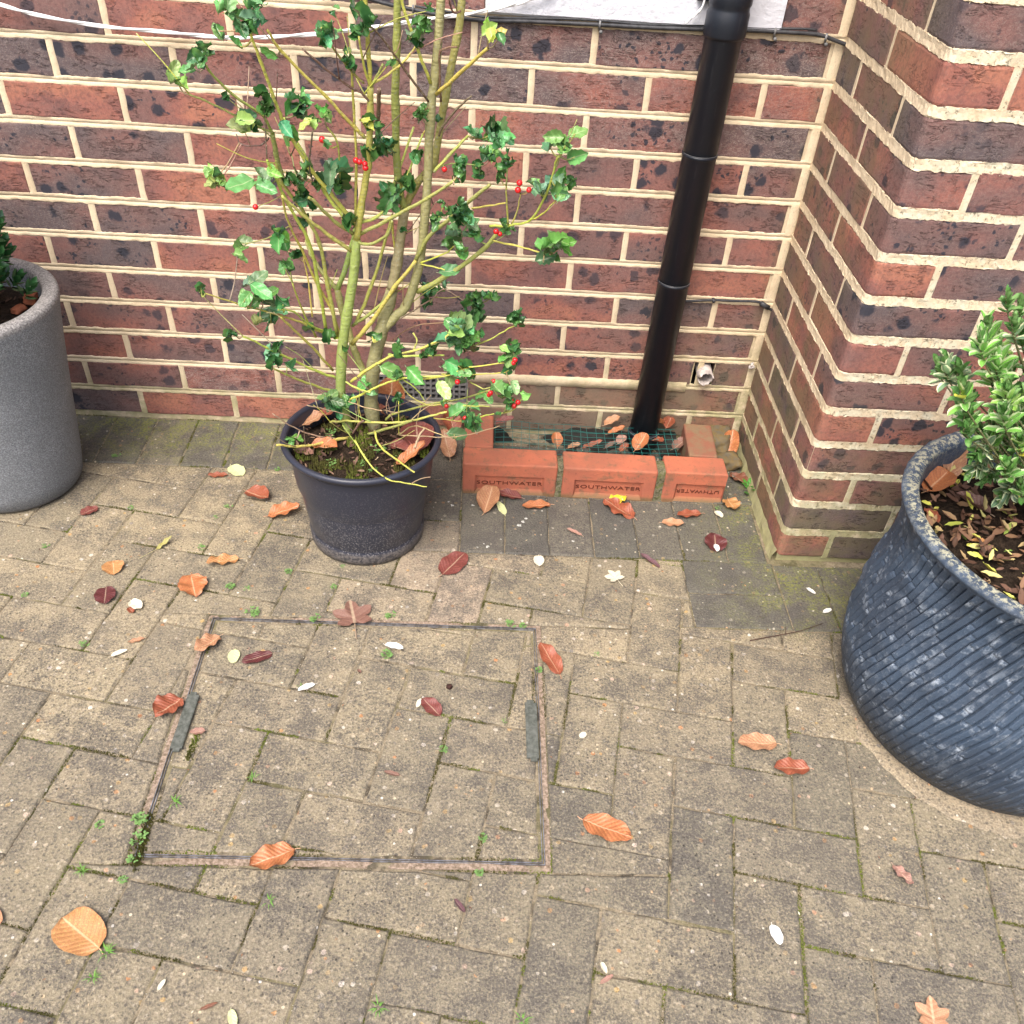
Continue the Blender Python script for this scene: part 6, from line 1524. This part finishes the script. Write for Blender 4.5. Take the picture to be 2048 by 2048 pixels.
for (px, py, s, lb) in [(350,1604,.016,'grass tuft on the left part of the cover'), (506,1556,.013,'grass tuft in a cover joint, left of centre'), (538,1802,.014,'grass tuft in the mossy joint before the cover'),
 (213,1905,.016,'grass tuft beside the large round golden leaf'), (165,1740,.014,'grass tuft in the joint at lower left'), (757,2015,.016,'grass tuft near the bottom edge, left of centre'), (1045,2040,.015,'grass tuft at the bottom edge in the middle'),
 (600,1370,.008,'tiny grass tuft on the upper left of the cover'), (1010,1442,.008,'tiny grass tuft beside the right lifting strip'), (185,1955,.013,'grass tuft in the joint below the golden leaf')]: weed(px, py, s, lb, 1)
for i, (px, py, s, lb) in enumerate([(660,868,.016,'small weed on the compost left of the thin stem'), (757,905,.018,'fleshy weed at the front of the holly pot compost'), (660,930,.016,'round leaved weed near the front rim of the holly pot'), (718,935,.014,'weed at the front middle of the holly pot'), (800,915,.012,'weed by the right rim of the holly pot'), (748,942,.012,'yellow green weed beside the front rim of the holly pot')]): weed(px, py, s, lb, 0, .214, 'weeds in the holly pot')
# dark weed at pier foot
p = gnd(1498, 985, 0); mb = MB(); q = random.Random(3)
for k in range(16):
    a = q.uniform(0, 6.28); h = q.uniform(.2, 1.2); c = Vector((.4*math.cos(a), .4*math.sin(a), h)); d = Vector((math.cos(a), math.sin(a), .5)).normalized(); n_ = Vector((-d.y, d.x, 0)); L = .7
    mb.add([c, c + d*L*.5 + n_*L*.3, c + d*L, c + d*L*.5 - n_*L*.3, c + d*L*.5 + Vector((0, 0, .1))], [(0, 3, 4), (3, 2, 4), (2, 1, 4), (1, 0, 4)])
M['dweed'] = mat_simple('dark_weed', (.04, .16, .02), .3, .5, (.07, .24, .03), 100)
tag(link('weed', mb.mesh('weed', M['dweed'], True), mtx=Matrix.Translation((p.x, p.y, -.002)) @ Matrix.Scale(.026, 4)), 'dark glossy weed growing at the foot of the pier', 'weed', 'weeds in the paving joints')
mb = MB()
for (px, py, s_) in ((905, 1010, .006), (897, 1003, .004), (946, 1010, .004), (1038, 1050, .007), (1046, 1043, .006), (1052, 1037, .005), (975, 1093, .006), (968, 1087, .004), (955, 1094, .003), (1147, 1082, .005), (1002, 1078, .003)):
    p = gnd(px, py, .0015); n = 9; V = [(p.x, p.y, .0022)]
    for k in range(n): a = 2*PI*k/n; r = s_*rm.uniform(.35, 1.1); V.append((p.x + r*math.cos(a), p.y + r*math.sin(a)*.8, .0008))
    mb.add(V, [(0, 1+k, 1+(k+1) % n) for k in range(n)])
M['lime'] = mat_simple('bird_lime', (.62, .62, .58), .9, .1, (.28, .27, .24), 300)
tag(link('bird_droppings', mb.mesh('bird_droppings', M['lime'], True)), 'whitish dried splashes on the grey border blocks before the surround', 'bird droppings', kind='stuff')
# twig
mb = MB(); P = smooth_path([gnd(1500, 1281, .004), gnd(1560, 1270, .006), gnd(1600, 1262, .005), gnd(1645, 1247, .004)], 4); mb.tube(P, [.0012 - .0006*i/(len(P)-1) for i in range(len(P))], 5); mb.tube([P[5], P[5] + Vector((.004, .018, .002))], .0007, 4)
M['twig'] = mat_simple('dark_twig', (.055, .025, .02), .8, .2); tag(link('twig', mb.mesh('twig', M['twig'], True)), 'thin dark twig lying on the paving left of the blue bowl', 'twig')
# seed head / beetle like speck on the cover
stone('acorn_cup', gnd(899, 1373, .004), (.0045, .0045, .004), 4.0, 'small black seed husk on the right half of the cover', M['twig'])
